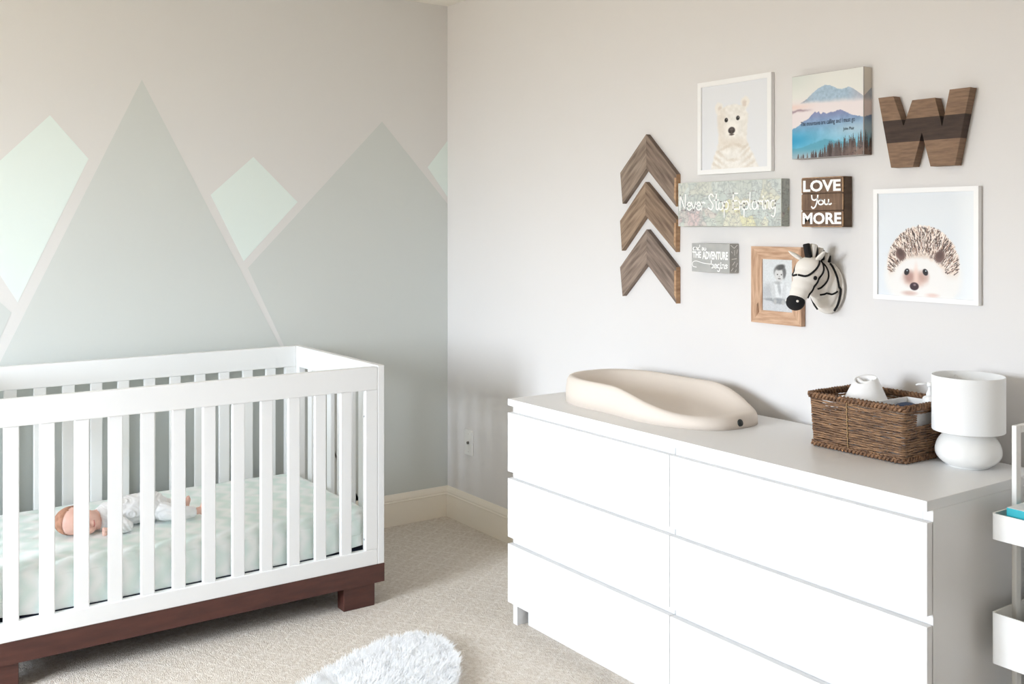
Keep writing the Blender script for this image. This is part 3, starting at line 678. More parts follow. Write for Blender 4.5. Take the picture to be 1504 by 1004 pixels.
# LOVE You MORE block
lx = (2.130, 2.281, 1.376, 1.525); LD = .042
t = thing('wooden_block_sign', 'square brown plank sign reading LOVE You MORE in white letters', 'sign', ((lx[0]+lx[1])/2, 0, lx[2]))
boxo('box_body', (lx[0], lx[1], -LD+.006, -.001, lx[2], lx[3]), mat('sign_side_wood', (96, 78, 62), .8, var=(76, 60, 48), vscale=20, stretch=(1, 1, 5)), t, .001)
M_SIGN = wood('sign_plank_wood', (128, 102, 82), (102, 80, 64), (40, 4, 6), 3); M_WORN = wood('sign_worn_edge', (190, 156, 120), (150, 116, 86), (9, 9, 9), 8)
zz = [1.376, 1.4245, 1.476, 1.525]
for k in range(3):
    o = boxo('plank', (lx[0]+.002, lx[1]-.002, -LD, -LD+.006, zz[k]+.0012, zz[k+1]-.0008), M_SIGN, t, .001)
    for xa, xb in ((lx[0]+.0006, lx[0]+.0032), (lx[1]-.0032, lx[1]-.0006)): boxo('worn_edge', (xa, xb, -LD-.0003, -LD+.003, zz[k]+.003, zz[k+1]-.003), M_WORN, o, .0003)
for za in (lx[2]+.0002, lx[3]-.0024): boxo('worn_edge', (lx[0]+.004, lx[1]-.004, -LD-.0003, -LD+.003, za, za+.0022), M_WORN, t, .0003)
text_part('lettering', 'LOVE', 2.137, 2.273, 1.4815, 1.5165, -LD-.0003, M_WINK, t, bold=.035)
text_part('lettering', 'MORE', 2.135, 2.275, 1.3845, 1.4195, -LD-.0003, M_WINK, t, bold=.035)
bm = bmesh.new(); script(bm, 'You', 2.168, 2.238, 1.443, 1.470, .0048, -LD-.0003); obj('lettering', bm, M_WINK, t)
# adventure block
ax = (1.668, 1.840, 1.225, 1.321); AD = .043
t = thing('wooden_block_sign', 'small grey block sign with white lettering below the map canvas', 'sign', ((ax[0]+ax[1])/2, 0, ax[2]))
boxo('box_body', (ax[0], ax[1], -AD, -.001, ax[2], ax[3]), mat('grey_sign_paint', (176, 176, 173), .7, var=(166, 166, 164), vscale=30), t, .001)
bm = bmesh.new(); script(bm, 'and so', 1.674, 1.736, 1.298, 1.315, .0032, -AD); obj('lettering', bm, M_WINK, t)
text_part('lettering', 'THE', 1.672, 1.712, 1.2715, 1.2935, -AD, M_WINK, t, bold=.035); text_part('lettering', 'ADVENTURE', 1.718, 1.833, 1.2675, 1.2945, -AD, M_WINK, t, bold=.035)
bm = bmesh.new(); script(bm, 'begins', 1.757, 1.832, 1.2400, 1.2640, .0034, -AD)
ribbon_xz(bm, catmull([(1.690, 1.240), (1.674, 1.243), (1.673, 1.256), (1.69, 1.261), (1.72, 1.255), (1.757, 1.252)], 6), .0022, -AD); obj('lettering', bm, M_WINK, t)
bm = bmesh.new()                                              # arrow marks on the side
for (y0, z0, y1, z1) in ((-.038, 1.316, -.022, 1.306), (-.022, 1.306, -.006, 1.317), (-.036, 1.296, -.030, 1.29), (-.02, 1.282, -.02, 1.30), (-.034, 1.27, -.01, 1.272), (-.03, 1.25, -.018, 1.262), (-.014, 1.244, -.006, 1.258), (-.036, 1.232, -.026, 1.242), (-.018, 1.228, -.012, 1.236), (-.01, 1.288, -.006, 1.302)):
    d = Vector((0, y1-y0, z1-z0)).normalized(); nn = Vector((0, -d.z, d.y))*.0013; a, b = Vector((ax[1]+.0004, y0, z0)), Vector((ax[1]+.0004, y1, z1))
    bm.faces.new([bm.verts.new(p) for p in (a+nn, a-nn, b-nn, b+nn)])
obj('arrow_marks', bm, M_WINK, t)
# rustic photo frame
M_RUST = wood('pine_frame_wood', (208, 174, 146), (172, 134, 106), (30, 3, 4), 4); M_RUSTH = wood('pine_frame_wood_h', (212, 178, 150), (176, 138, 110), (4, 3, 30), 4); M_RUSTD = wood('pine_frame_knot', (120, 92, 72), (150, 112, 84), (8, 3, 12), 6)
def paint_child(nx=110, nz=160):
    U, V = UV(nx, nz); f = fbm(U, V, 14, 2)-.5; g = fbm(U, V, 50, 8)-.5; img = np.empty((nz, nx, 3)); img[:] = (208, 212, 214)
    blend(img, (1-sm(.45, .6, V)), (214, 217, 219)); blend(img, ell(U, V, .2, .35, .25, .18, 0, .5)*.6, (160, 164, 168)); blend(img, (1-sm(.18, .32, V+.1*f)), (196, 199, 202)); blend(img, ell(U, V, .35, .22, .3, .03, 0, .5)*.5, (110, 114, 118))
    blend(img, ell(U, V, .53, .36, .21, .22, 0, .25), (216, 219, 221)); blend(img, ell(U, V, .36, .36, .07, .2, .2, .3), (196, 199, 201)); blend(img, ell(U, V, .72, .36, .07, .2, -.2, .3), (200, 203, 205))
    blend(img, ell(U, V, .55, .2, .22, .06, 0, .4)*.7, (120, 124, 128)); blend(img, ell(U, V, .56, .44, .05, .12, .3, .6)*.6, (140, 144, 148))
    blend(img, ell(U, V, .58, .76, .20, .14, 0, .2), (112, 112, 112)); blend(img, ell(U, V, .55, .70, .155, .13, 0, .2), (204, 204, 204)); blend(img, ell(U, V, .60, .85, .14, .05, .2, .4), (84, 84, 84)); blend(img, ell(U, V, .72, .74, .05, .1, 0, .5)*.8, (110, 110, 110))
    for x in (.50, .63): blend(img, ell(U, V, x, .71, .022, .012, 0, .3), (60, 60, 60))
    blend(img, ell(U, V, .56, .63, .05, .012, 0, .4), (110, 108, 108)); blend(img, ell(U, V, .56, .67, .02, .014, 0, .6)*.6, (160, 158, 158)); blend(img, ell(U, V, .5, .55, .12, .03, 0, .6)*.6, (150, 152, 154))
    for x in (.42, .68): blend(img, ell(U, V, x, .18, .05, .05, 0, .3), (176, 176, 176))
    return img+(g*26)[..., None]
px = (1.911, 2.111, 1.071, 1.314); pf = .040; PD = .020
t = thing('photo_frame', 'rustic pale wood frame holding a black and white child photo', 'photo frame', ((px[0]+px[1])/2, 0, px[2]))
xl, xr, zb, zt = px
for pts, m_ in ((((xl, zt), (xr, zt), (xr-pf, zt-pf), (xl+pf, zt-pf)), M_RUSTH), (((xl, zb), (xl+pf, zb+pf), (xr-pf, zb+pf), (xr, zb)), M_RUSTH), (((xl, zb), (xl, zt), (xl+pf, zt-pf), (xl+pf, zb+pf)), M_RUST), (((xr, zb), (xr-pf, zb+pf), (xr-pf, zt-pf), (xr, zt)), M_RUST)):
    bm = bmesh.new(); prism_xz(bm, pts, -PD, -.001)
    for v in bm.verts:                                        # the frame face slopes down to the picture
        if v.co.y < -.01 and xl+.01 < v.co.x < xr-.01 and zb+.01 < v.co.z < zt-.01: v.co.y += .006
    obj('frame_board', bm, m_, t)
bm = bmesh.new(); prism_xz(bm, [(xl+.004, zb+.006), (xl+.004, zb+.034), (xl+.026, zb+.064), (xl+.030, zb+.034)], -PD-.0004+.0035, -PD+.008); obj('dark_knot', bm, M_RUSTD, t)
boxo('backing_board', (xl+pf-.002, xr-pf+.002, -.010, -.002, zb+pf-.002, zt-pf+.002), M_RUST, t, 0)
grid_print('photo', xl+pf, xr-pf, zb+pf, zt-pf, -.0105, paint_child(), M_PRINT, t)
# letter W
M_W1 = wood('walnut_board', (146, 118, 95), (120, 95, 76), (8, 4, 50), 3); M_W2 = wood('dark_walnut_board', (74, 58, 50), (58, 45, 39), (8, 4, 50), 3)
t = thing('wooden_letter', 'wooden letter W with a dark middle band', 'letter', (2.53, 0, 1.54))
P_ = dict(A=(2.391,1.741),B=(2.439,1.741),C=(2.471,1.655),D=(2.498,1.724),E=(2.566,1.724),F=(2.587,1.645),G=(2.609,1.741),H=(2.667,1.741),I=(2.624,1.540),J=(2.553,1.540),K=(2.527,1.634),L=(2.500,1.542),M=(2.432,1.542))
h1, h2 = 1.674, 1.611; on = lambda a, b, z: onl(P_[a], P_[b], z); Q = P_
for pts, m_ in (((Q['A'], Q['B'], on('B','C',h1), on('A','M',h1)), M_W1), ((Q['D'], Q['E'], on('E','F',h1), on('D','C',h1)), M_W1), ((Q['G'], Q['H'], on('H','I',h1), on('G','F',h1)), M_W1),
                ((on('A','M',h1), on('B','C',h1), Q['C'], on('D','C',h1), on('E','F',h1), Q['F'], on('G','F',h1), on('H','I',h1), on('H','I',h2), on('K','J',h2), Q['K'], on('K','L',h2), on('A','M',h2)), M_W2),
                ((on('A','M',h2), on('K','L',h2), Q['L'], Q['M']), M_W1), ((on('K','J',h2), on('H','I',h2), Q['I'], Q['J']), M_W1)):
    bm = bmesh.new(); prism_xz(bm, pts, -.031, -.001); obj('plank', bm, m_, t)

# ------------------------------------------------------------------ zebra head
M_ZW = mat('cream_felt', (231, 226, 219), .95, bump=(300, .2)); M_ZB = mat('black_felt', (22, 21, 22), .95)
t = thing('zebra_head', 'plush white zebra head with black piping mounted on the wall', 'wall decor', (2.2, 0, 1.115))
XC = 2.2
bm = bmesh.new()
for (y, z, rx, rz, ry) in ((-.012, 1.195, .063, .080, .014), (-.03, 1.205, .054, .072, .02), (-.055, 1.22, .044, .056, .03), (-.072, 1.234, .031, .040, .024)):
    ellipsoid(bm, (XC, y, z), (rx, ry, rz))
for v in bm.verts: v.co.y = min(v.co.y, -.0015)
neck_bm = remesh(bm, .0035, 4); neck = obj('neck', neck_bm, M_ZW, t, True)
bm = bmesh.new()
for (y, z, rx, ry, rz) in ((-.090, 1.250, .043, .044, .040), (-.108, 1.226, .038, .038, .036), (-.124, 1.203, .033, .031, .030), (-.138, 1.182, .028, .026, .026), (-.147, 1.168, .026, .024, .022)):
    ellipsoid(bm, (XC, y, z), (rx, ry, rz))
head = obj('head', remesh(bm, .003, 4), M_ZW, t, True)
bm = bmesh.new(); ellipsoid(bm, (XC, -.154, 1.158), (.0285, .026, .0245), Matrix.Rotation(.5, 3, 'X')); muz = obj('muzzle', bm, M_ZB, t, True)
for s in (-1, 1):
    bm = bmesh.new(); ellipsoid(bm, (XC+s*.019, -.169, 1.162), (.005, .004, .004), u=12, v=8); obj('nostril', bm, M_ZW, muz, True)
    bm = bmesh.new(); ellipsoid(bm, (XC+s*.0375, -.112, 1.228), (.0042, .0072, .0064), u=14, v=10); obj('eye', bm, M_ZB, head, True)
for base, tip in (((2.172, -.092, 1.280), (2.128, -.098, 1.304)), ((2.222, -.085, 1.278), (2.254, -.090, 1.306))):
    bm = bmesh.new(); b_, t_ = Vector(base), Vector(tip); pts = [b_.lerp(t_, k/8) for k in range(9)]
    tube(bm, pts, [.007, .0098, .0108, .0108, .0102, .0092, .0076, .0055, .002], 12, flat=.55); e_ = obj('ear', bm, M_ZW, t, True)
# mane: felt tabs standing along the crest
for k, (y, z, tilt) in enumerate(((-.100, 1.288, -.05), (-.086, 1.290, .03), (-.072, 1.289, .08), (-.058, 1.285, .15), (-.044, 1.281, .2), (-.030, 1.276, .25), (-.016, 1.270, .3))):
    bm = B(-.010, .010, -.0062, .0062, -.004, .040-.003*k)
    bmesh.ops.bevel(bm, geom=bm.edges[:], offset=.002, segments=2, affect='EDGES')
    bmesh.ops.transform(bm, matrix=Matrix.Translation((XC+.004, y, z)) @ Matrix.Rotation(.18*(1 if k % 2 else -1), 4, 'Y') @ Matrix.Rotation(-tilt, 4, 'X'), verts=bm.verts)
    obj('mane_tab', bm, M_ZB if k % 2 == 0 else M_ZW, t, True)
from mathutils.bvhtree import BVHTree
def bvh(o): return BVHTree.FromPolygons([v.co for v in o.data.vertices], [p.vertices[:] for p in o.data.polygons])
def piping(o, pts, r=.0031, nm='piping'):
    """lay a cord on the nearest surface of o through world points"""
    tr_ = bvh(o); og = origin(t); out = []
    for p in catmull(pts, 6):
        q, nr, _, _ = tr_.find_nearest(Vector(p)-og); out.append(q+og+nr*r*.25)
    bm = bmesh.new(); tube(bm, out, r, 8); obj(nm, bm, M_ZB, o, True)
for s in (-1, 1):
    piping(head, [(XC+s*.002, -.142, 1.236), (XC+s*.024, -.132, 1.234), (XC+s*.036, -.108, 1.254), (XC+s*.036, -.085, 1.280)])             # brow band to the poll
    piping(head, [(XC+s*.036, -.075, 1.282), (XC+s*.047, -.080, 1.250), (XC+s*.044, -.095, 1.222), (XC+s*.036, -.112, 1.192), (XC+s*.030, -.126, 1.166)])   # cheek seam down to the muzzle
    piping(neck, [(XC+s*.026, -.056, 1.276), (XC+s*.045, -.056, 1.248), (XC+s*.042, -.062, 1.222), (XC+s*.032, -.075, 1.200), (XC+s*.022, -.085, 1.192)], .0026)
    piping(neck, [(XC+s*.028, -.030, 1.272), (XC+s*.052, -.032, 1.240), (XC+s*.062, -.026, 1.200), (XC+s*.052, -.026, 1.155), (XC+s*.036, -.026, 1.120)], .0034)    # neck seam
    piping(neck, [(XC+s*.058, -.030, 1.186), (XC+s*.045, -.052, 1.176), (XC+s*.020, -.070, 1.176)], .0028)

# ------------------------------------------------------------------ changing pad on the dresser
TOP = .782
def peanut():
    bm = bmesh.new(); n = 128; x0, x1 = 1.352, 2.086; xc, hl = (x0+x1)/2, (x1-x0)/2; yc = -.252
    def outline(th):
        c, s = math.cos(th), math.sin(th); e = 2.7
        r = (abs(c)**e+abs(s)**e)**(-1/e); X, Y = r*c, r*s
        wdt = .193-.018*math.exp(-((X*hl+.05)/.13)**2)-.012*sm(.2, 1, X)
        return xc+X*hl, Y*wdt
    def rim(x, y):
        yn = float(np.clip(y/.17, -1, 1)); a = 1.735+.065*yn
        return .038+.053*(1-float(sm(a, a+.32-.04*yn, x)))
    prof_ = [(.0, .97), (.012, 1.0), (.5, 1.0), (.82, .985), (.96, .955), (1.0, .915), (.97, .87), (.86, .82), (.66, .76), (.48, .68), (.36, .58), (.30, .45), (.27, .25)]
    rings = []
    for fz, fr in prof_:
        ring = []
        for k in range(n):
            th = 2*math.pi*k/n; x, y = outline(th); h = rim(x, y); fl = .022
            rr = fr if fr > .9 else .9-(.9-fr)*1.0
            px_, py_ = xc+(x-xc)*(1-(1-rr)*.75), y*rr
            z = h*fz if fr > .85 else fl+(h-fl)*max(0, (fz-.27)/.73)
            ring.append(bm.verts.new((px_, yc+py_, TOP+z)))
        rings.append(ring)
    for A, C in zip(rings, rings[1:]):
        for k in range(n): bm.faces.new((A[k], A[(k+1) % n], C[(k+1) % n], C[k]))
    bm.faces.new(rings[0][::-1]); bm.faces.new(rings[-1])
    return bm
bm = peanut(); bmesh.ops.smooth_vert(bm, verts=[v for v in bm.verts if v.co.z > TOP+.004], factor=.5, use_axis_x=True, use_axis_y=True, use_axis_z=True)
pad = centre(obj('changing_pad', bm, mat('beige_foam', (219, 209, 199), .6, spec=.3), smooth=True))
tag(pad, 'smooth beige peanut shaped changing pad on the white dresser', 'changing pad')
bm = bmesh.new(); lathe(bm, [(.0001, .004), (.0085, .004), (.0105, .002), (.0105, -.004)], (0, 0, 0), 24)
from mathutils.bvhtree import BVHTree
tr_ = BVHTree.FromPolygons([v.co for v in pad.data.vertices], [p.vertices[:] for p in pad.data.polygons])
q_, n_, _, _ = tr_.find_nearest(Vector((2.10, -.262, TOP+.020))-pad.location)
bmesh.ops.transform(bm, matrix=Matrix.Translation(q_+pad.location) @ n_.to_track_quat('Z', 'Y').to_matrix().to_4x4(), verts=bm.verts)
obj('strap_plug', bm, mat('black_rubber', (38, 42, 40), .5), pad, True)

# ------------------------------------------------------------------ woven basket with its contents
M_ROPE = mat('woven_rope', (152, 117, 86), .7, var=(78, 55, 42), vscale=70, stretch=(.45, .45, 3), bump=(150, .3)); M_BRAID = mat('braided_rim', (140, 104, 74), .7, var=(78, 54, 38), vscale=90, bump=(150, .3)); M_TWINE = mat('twine', (170, 140, 100), .8)
bx0, bx1, by0, by1, bz1 = 2.338, 2.642, -.278, -.052, .922
bk = thing('woven_basket', 'brown woven rope basket with cut out handles on the dresser', 'basket', ((bx0+bx1)/2, (by0+by1)/2, TOP))
def rrect(ins, z, r=.012, step=.0035):
    a, b, c, d = bx0+ins, bx1-ins, by0+ins, by1-ins; pts = []
    for cx, cy, a0 in ((b-r, d-r, 0), (a+r, d-r, 90), (a+r, c+r, 180), (b-r, c+r, 270)):
        for k in range(5): f = math.radians(a0+22.5*k); pts.append(Vector((cx+r*math.cos(f), cy+r*math.sin(f), z)))
    out = []
    for i, p in enumerate(pts):
        q = pts[(i+1) % len(pts)]; m_ = max(1, int((q-p).length/step))
        for k in range(m_): out.append(p.lerp(q, k/m_))
    return out
bm = bmesh.new(); NR = 20; z0 = TOP+.012; dz = (bz1-.006-z0)/NR
for i in range(NR):
    z = z0+dz*(i+.5); ph = R.uniform(0, 6); taper = .006*(1-i/NR)
    pts = rrect(.006+taper, z); pts = [p+Vector((R.gauss(0, .0004), R.gauss(0, .0004), .0009*math.sin(p.x*60+p.y*70+ph))) for p in pts]
    rf = lambda f, s, ph=ph: 1+.16*math.cos(2*f-s*330+ph)
    if .872 < z < .906:                                       # rows broken by the handle openings
        ya, yb = -.218, -.108
        seg, segs = [], []
        k0 = next(k for k, p in enumerate(pts) if ya < p.y < yb and p.x > 2.5); pts = pts[k0:]+pts[:k0]
        for p in pts:
            if ya < p.y < yb:
                if seg: segs.append(seg); seg = []
            else: seg.append(p)
        if seg: segs.append(seg)
        for s_ in segs:
            if len(s_) > 2: tube(bm, s_, .0029, 8, rfun=rf)
    else: tube(bm, pts, .0029, 8, True, rfun=rf)
wv = obj('woven_strands', bm, M_ROPE, bk, True); wv['kind'] = 'stuff'
def braid(z, ins, r, nm):
    bm = bmesh.new(); pts = rrect(ins, z, step=.003); L = 0; acc = []
    for i, p in enumerate(pts):
        acc.append(L); L += (pts[(i+1) % len(pts)]-p).length
    nt_ = round(L/.034)
    for j in range(3):
        ring = []
        for i, p in enumerate(pts):
            t_ = (pts[(i+1) % len(pts)]-pts[i-1]).normalized(); nr = Vector((t_.y, -t_.x, 0)); a = 2*math.pi*(acc[i]/L*nt_+j/3)
            ring.append(p+nr*(r*.62*math.cos(a))+Vector((0, 0, r*.62*math.sin(2*a))))
        tube(bm, ring, r*.46, 7, True)
    obj(nm, bm, M_BRAID, bk, True)
braid(bz1, .005, .0085, 'rim'); braid(TOP+.0085, .011, .0075, 'foot_braid')
boxo('basket_floor', (bx0+.014, bx1-.014, by0+.014, by1-.014, TOP+.001, TOP+.008), M_ROPE, bk, .001)
for xx in (2.468,):                                     # vertical twine stitching
    for yy in (by0+.0015, by1-.0015):
        bm = bmesh.new(); tube(bm, [(xx+.001*math.sin(k*2), yy+(.0075 if yy < -.1 else -.0075)*(1-k/NR)*.8, z0+dz*k) for k in range(NR+1)], .0013, 6); obj('stitch', bm, M_TWINE, bk, True)
for yy in (-.112,):
    for xx in (bx0+.0015, bx1-.0015):
        bm = bmesh.new(); tube(bm, [(xx+(.0075 if xx < 2.5 else -.0075)*(1-k/NR)*.8, yy+.001*math.sin(k*2), z0+dz*k) for k in range(NR+1)], .0013, 6); obj('stitch', bm, M_TWINE, bk, True)
M_PW = mat('white_plastic', (240, 240, 240), .4)
FL = TOP+.0085
# white cone with a scooped open top
cn = thing('cone_dispenser', 'white tapered dispenser with a scooped top standing in the basket', 'dispenser', (2.449, -.168, FL))
bm = bmesh.new(); n_ = 48; prof_c = [(.050, 0), (.062, .006), (.062, .100), (.059, .116), (.043, .150), (.0305, .1755), (.0285, .178), (.0255, .176), (.027, .165), (.026, .150)]
lathe(bm, prof_c, (2.449, -.168, FL), n_, closed_bot=True, closed_top=True)
for v in bm.verts:
    h = v.co.z-FL
    if h > .14: v.co.z += (v.co.y+.168)*.22*(h-.14)/.038-(.0 if h < .17 else .006*math.cos((v.co.x-2.449)*60)*(1 if v.co.y < -.168 else 0))
obj('body', bm, M_PW, cn, True)
bm = bmesh.new(); tube(bm, catmull([(2.4255, -.168, FL+.171), (2.439, -.172, FL+.164), (2.459, -.172, FL+.164), (2.4725, -.168, FL+.171)], 5), .007, 10); obj('handle_bar', bm, M_PW, cn, True)
# white open box
wb = thing('storage_box', 'white open box with a navy item inside the woven basket', 'box', (2.555, -.145, FL)); wb['label'] = 'white open topped box sitting inside the woven basket'
X0, X1, Y0, Y1, ZB = 2.530, 2.622, -.245, -.078, .919
X0 = 2.513
for a in ((X0, X0+.0025, Y0, Y1), (X1-.0025, X1, Y0, Y1), (X0+.0025, X1-.0025, Y0, Y0+.0025), (X0+.0025, X1-.0025, Y1-.0025, Y1)): boxo('box_wall', (a[0], a[1], a[2], a[3], FL, ZB), M_PW, wb, .0006)
boxo('box_bottom', (X0, X1, Y0, Y1, FL-.0005, FL+.002), M_PW, wb, .0003)
bm = bmesh.new(); ellipsoid(bm, (2.547, -.130, .900), (.027, .034, .013), u=28, v=16)
bmesh.ops.translate(bm, verts=bm.verts, vec=(0, 0, 0))
for v in bm.verts: v.co.z = max(v.co.z, .893) if v.co.z < .893 else v.co.z
bm2 = bm; nv = centre(obj('navy_pouch', bm2, mat('navy_fabric', (52, 66, 92), .8), smooth=True)); nv.data.transform(Matrix.Scale(1, 4))
me = nv.data; co = np.empty(len(me.vertices)*3); me.vertices.foreach_get('co', co); co = co.reshape(-1, 3); lo = nv.location.z-(FL+.0025)
co[:, 2] = np.where(co[:, 2] < .001, co[:, 2]-lo, co[:, 2]); me.vertices.foreach_set('co', co.ravel()); me.update()
tag(nv, 'dark navy rounded item inside the white open box', 'pouch')
# pump bottle
pb = thing('pump_bottle', 'white pump bottle in the basket beside the lamp', 'bottle', (2.601, -.108, FL+.002))
c_ = (2.601, -.108, FL+.002)
bm = bmesh.new(); lathe(bm, [(.017, 0), (.0185, .003), (.0185, .134), (.0175, .139), (.013, .142), (.009, .143)], c_, 36, closed_bot=True, closed_top=True); obj('bottle_body', bm, M_PW, pb, True)
bm = bmesh.new(); lathe(bm, [(.0095, .1435), (.0095, .149), (.006, .156), (.0048, .160), (.0046, .168)], c_, 28, closed_bot=True, closed_top=True); obj('collar', bm, M_PW, pb, True)
bm = bmesh.new(); lathe(bm, [(.006, .167), (.0076, .169), (.0078, .176), (.006, .1785), (.001, .179)], c_, 28, closed_bot=True, closed_top=True)
tube(bm, [(c_[0]-.004, c_[1]-.002, FL+.1755), (c_[0]-.022, c_[1]-.016, FL+.1745), (c_[0]-.028, c_[1]-.0205, FL+.1715)], [.0034, .0030, .0022], 10); obj('nozzle', bm, M_PW, pb, True)

# ------------------------------------------------------------------ lamp
LC = (2.728, -.142, TOP)
lp = thing('table_lamp', 'small white table lamp with drum shade and rounded ceramic base', 'lamp', LC)
M_CER = mat('white_ceramic', (238, 238, 236), .22)
bm = bmesh.new(); pr = [(.047, 0), (.050, .0012), (.051, .004)]
for k in range(22):
    f = -.80+k*(1.45+.80)/21
    pr.append((.0775*math.cos(f)**(1.0 if f < 0 else .95), .037+(.044 if f < 0 else .062)*math.sin(f)))
lathe(bm, pr, LC, 56, closed_bot=True, closed_top=True); obj('lamp_base', bm, M_CER, lp, True)
bm = bmesh.new(); lathe(bm, [(.010, .094), (.010, .102), (.007, .092), (.007, .150)], LC, 20, closed_bot=True, closed_top=True); obj('lamp_neck', bm, M_PW, lp, True)
bm = bmesh.new(); r0 = .0852; za, zb_ = .0895, .2245
lathe(bm, [(r0, za), (r0, zb_), (r0-.0008, zb_+.001), (r0-.002, zb_), (r0-.002, za), (r0-.001, za-.001), (r0, za)], LC, 72)
M_SH = mat('shade_fabric', (238, 239, 239), .85, bump=(400, .1)); obj('lamp_shade', bm, M_SH, lp, True)
bm = bmesh.new()
for k in range(3):
    a = k*2*math.pi/3+.4; tube(bm, [(LC[0], LC[1], TOP+.150), (LC[0]+(r0-.002)*math.cos(a), LC[1]+(r0-.002)*math.sin(a), TOP+zb_-.010)], .0012, 6)
obj('shade_spider', bm, M_PW, lp, True)

# ------------------------------------------------------------------ rolling cart beside the dresser
M_CART = mat('cart_white', (232, 231, 228), .5)
ct = thing('storage_cart', 'white tiered storage cart standing beside the dresser', 'cart', (3.11, -.185, 0))
cy0, cy1, cxa, cxb = -.338, -.032, 2.9, 3.32
for xx in (2.902, 3.296):
    bm = bmesh.new(); ya, yb, th_, wd = -.257, -.113, .012, .020
    box(bm, xx, xx+th_, ya, ya+wd, .06, .924); box(bm, xx, xx+th_, yb-wd, yb, .06, .924); box(bm, xx, xx+th_, ya+wd, yb-wd, .906, .924)
    obj('frame', bm, M_CART, ct, bevel=.002)
def tray(z0, z1):
    bm = bmesh.new(); r = .008; n = 4
    def loop(ins, z):
        o = []
        for cx, cy, a0 in ((cxb-ins-r, cy1-ins-r, 0), (cxa+ins+r, cy1-ins-r, 90), (cxa+ins+r, cy0+ins+r, 180), (cxb-ins-r, cy0+ins+r, 270)):
            for k in range(n+1): f = math.radians(a0+90*k/n); o.append(bm.verts.new((cx+(r)*math.cos(f), cy+(r)*math.sin(f), z)))
        return o
    Ls = [loop(0, z0), loop(0, z1), loop(.004, z1), loop(.004, z0+.004)]
    for A, C in zip(Ls, Ls[1:]):
        for k in range(len(A)): bm.faces.new((A[k], A[(k+1) % len(A)], C[(k+1) % len(A)], C[k]))
    bm.faces.new(Ls[0][::-1]); bm.faces.new(Ls[-1])
    return obj('tray', bm, M_CART, ct)
tray(.678, .736); tray(.400, .514); tray(.13, .24)
for xx in (2.913, 3.307):
    for yy in (-.242, -.128):
        bm = bmesh.new(); lathe(bm, [(.002, -.008), (.026, -.008), (.028, -.006), (.028, .006), (.026, .008), (.002, .008)], (0, 0, 0), 24)
        bmesh.ops.transform(bm, matrix=Matrix.Translation((xx, yy, .028)) @ Matrix.Rotation(math.pi/2, 4, 'Y'), verts=bm.verts); box(bm, xx-.004, xx+.004, yy-.006, yy+.006, .040, .062)
        obj('caster', bm, mat('caster_grey', (150, 150, 150), .5), ct)
# things in the trays
tb = thing('product_box', 'teal and white carton lying in the upper cart tray', 'box', (2.985, -.255, .682))
boxo('carton', (2.925, 3.045, -.318, -.205, .6825, .7515), mat('carton_white', (222, 226, 226), .5, var=(206, 214, 216), vscale=40), tb, .001)
boxo('teal_panel', (2.9255, 3.0445, -.3192, -.3178, .683, .7505), mat('teal_card', (40, 176, 190), .45), tb, .0004); boxo('teal_panel', (2.9242, 2.9254, -.3175, -.2055, .683, .7505), mat('teal_card', (40, 176, 190), .45), tb, .0004)
pk_ = thing('wipes_pack', 'soft white patterned wipes pack in the lower cart tray', 'pack', (3.02, -.2, .404))
bm = bmesh.new(); bmesh.ops.create_cube(bm, size=1); bmesh.ops.subdivide_edges(bm, edges=bm.edges, cuts=10, use_grid_fill=True)
for v in bm.verts:
    x, y, z = v.co*2; f = (1-abs(x)**6)*(1-abs(y)**6); v.co = Vector((3.025+x*.095, -.205+y*.105, .456+z*.038*(.55+.45*f)+.004*mnoise.noise(v.co*9)+(.014 if z > 0 else -.014)*f))
obj('pack_body', bm, mat('wipes_film', (228, 230, 226), .4), pk_, True)
for k in range(14):
    x, y = R.uniform(2.95, 3.10), R.uniform(-.29, -.12); bm = bmesh.new(); ellipsoid(bm, (x, y, .5045), (.006, .004, .0016), u=10, v=6); obj('printed_dot', bm, mat('pink_dot', (206, 176, 166), .5), pk_, True)

# ------------------------------------------------------------------ sheepskin rug
M_FUR = mat('white_fur', (251, 252, 253), .9)
n_f = M_FUR.node_tree; tl = n_f.nodes.new('ShaderNodeBsdfTranslucent'); tl.inputs[0].default_value = (.97, .98, .99, 1); mxf = n_f.nodes.new('ShaderNodeMixShader'); mxf.inputs[0].default_value = .4
n_f.links.new(n_f.nodes['Principled BSDF'].outputs[0], mxf.inputs[1]); n_f.links.new(tl.outputs[0], mxf.inputs[2]); n_f.links.new(mxf.outputs[0], n_f.nodes['Material Output'].inputs[0])
ol = [(1.205, -.985), (1.198, -.90), (1.235, -.845), (1.31, -.822), (1.41, -.835), (1.50, -.872), (1.575, -.925), (1.66, -1.02), (1.75, -1.16), (1.84, -1.33), (1.88, -1.50), (1.84, -1.63), (1.74, -1.70), (1.60, -1.70), (1.49, -1.63), (1.42, -1.50), (1.37, -1.38), (1.31, -1.25), (1.25, -1.11)]
olc = [(x, y) for x, y in catmull(ol, 6, True)]
rug = thing('sheepskin_rug', 'fluffy white sheepskin rug on the beige carpet', 'rug', (1.55, -1.25, 0))
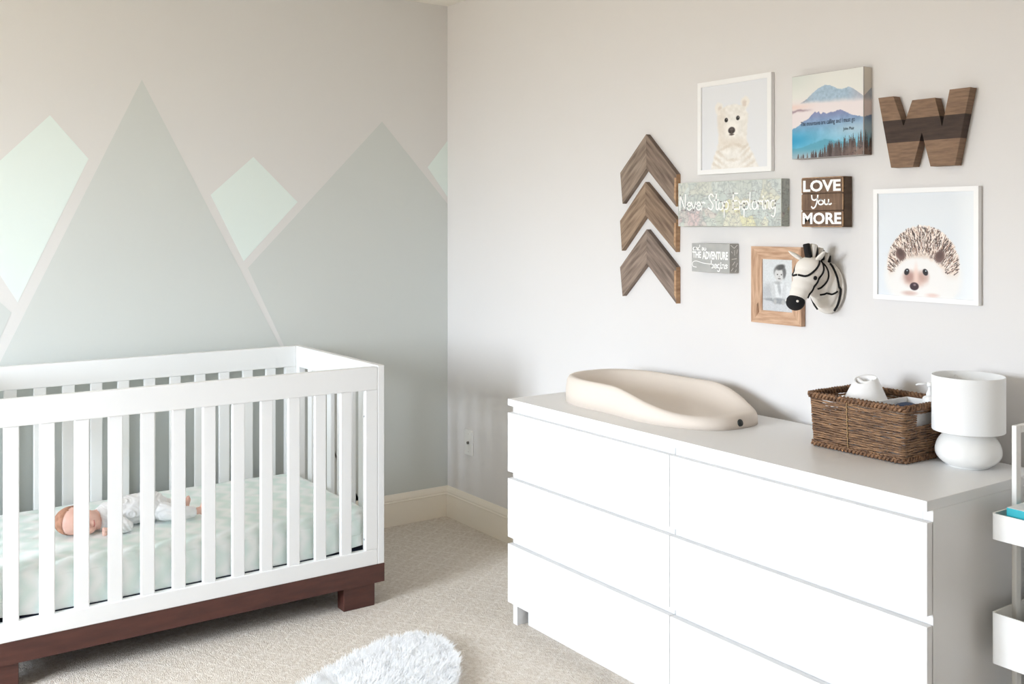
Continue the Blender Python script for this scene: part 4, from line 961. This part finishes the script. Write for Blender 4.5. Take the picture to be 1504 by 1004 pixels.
cen = Vector((1.53, -1.25, 0)); bm = bmesh.new(); rings = []
for f, z in ((1, .001), (1, .008), (.96, .016), (.85, .020), (.6, .021), (.3, .021)): rings.append([bm.verts.new((cen.x+(x-cen.x)*f, cen.y+(y-cen.y)*f, z)) for x, y in olc])
for A, C in zip(rings, rings[1:]):
    for k in range(len(A)): bm.faces.new((A[k], A[(k+1) % len(A)], C[(k+1) % len(A)], C[k]))
bm.faces.new(rings[-1])
obj('hide', bm, M_FUR, rug, True)
poly = np.array(olc)
def inside(x, y):
    a, b = poly, np.roll(poly, -1, 0); c = ((a[:, 1] > y) != (b[:, 1] > y)) & (x < (b[:, 0]-a[:, 0])*(y-a[:, 1])/(b[:, 1]-a[:, 1]+1e-12)+a[:, 0]); return c.sum() % 2
rg = np.random.default_rng(4); V_, F_ = [], []; cnt = 0
while cnt < 52000:
    x, y = rg.uniform(1.18, 1.9), rg.uniform(-1.72, -.81)
    if not inside(x, y): continue
    cnt += 1
    cl = mnoise.noise(Vector((x*26, y*26, 0))); cl2 = mnoise.noise(Vector((x*26, y*26, 9)))
    d = Vector((x-cen.x, y-cen.y, 0)); d = d.normalized() if d.length > 0 else d
    lean = Vector((d.x*.45+cl*.9+rg.normal(0, .25), d.y*.45+cl2*.9+rg.normal(0, .22), 0)); L = rg.uniform(.022, .036); wd = rg.uniform(.0009, .0017)
    z0 = .015; p0 = Vector((x, y, z0)); p1 = p0+lean*L*.35+Vector((0, 0, L*.55)); p2 = p0+lean*L*.85+Vector((0, 0, L*.80))
    s_ = Vector((-lean.y, lean.x, 0)); s_ = s_.normalized() if s_.length > 1e-6 else Vector((1, 0, 0))
    i = len(V_); V_ += [p0-s_*wd, p0+s_*wd, p1-s_*wd*.8, p1+s_*wd*.8, p2]; F_ += [(i, i+1, i+3, i+2), (i+2, i+3, i+4)]
me = bpy.data.meshes.new('fur'); me.from_pydata([tuple(v) for v in V_], [], F_); me.update()
fu = link('fur', me, M_FUR, rug); fu['kind'] = 'stuff'
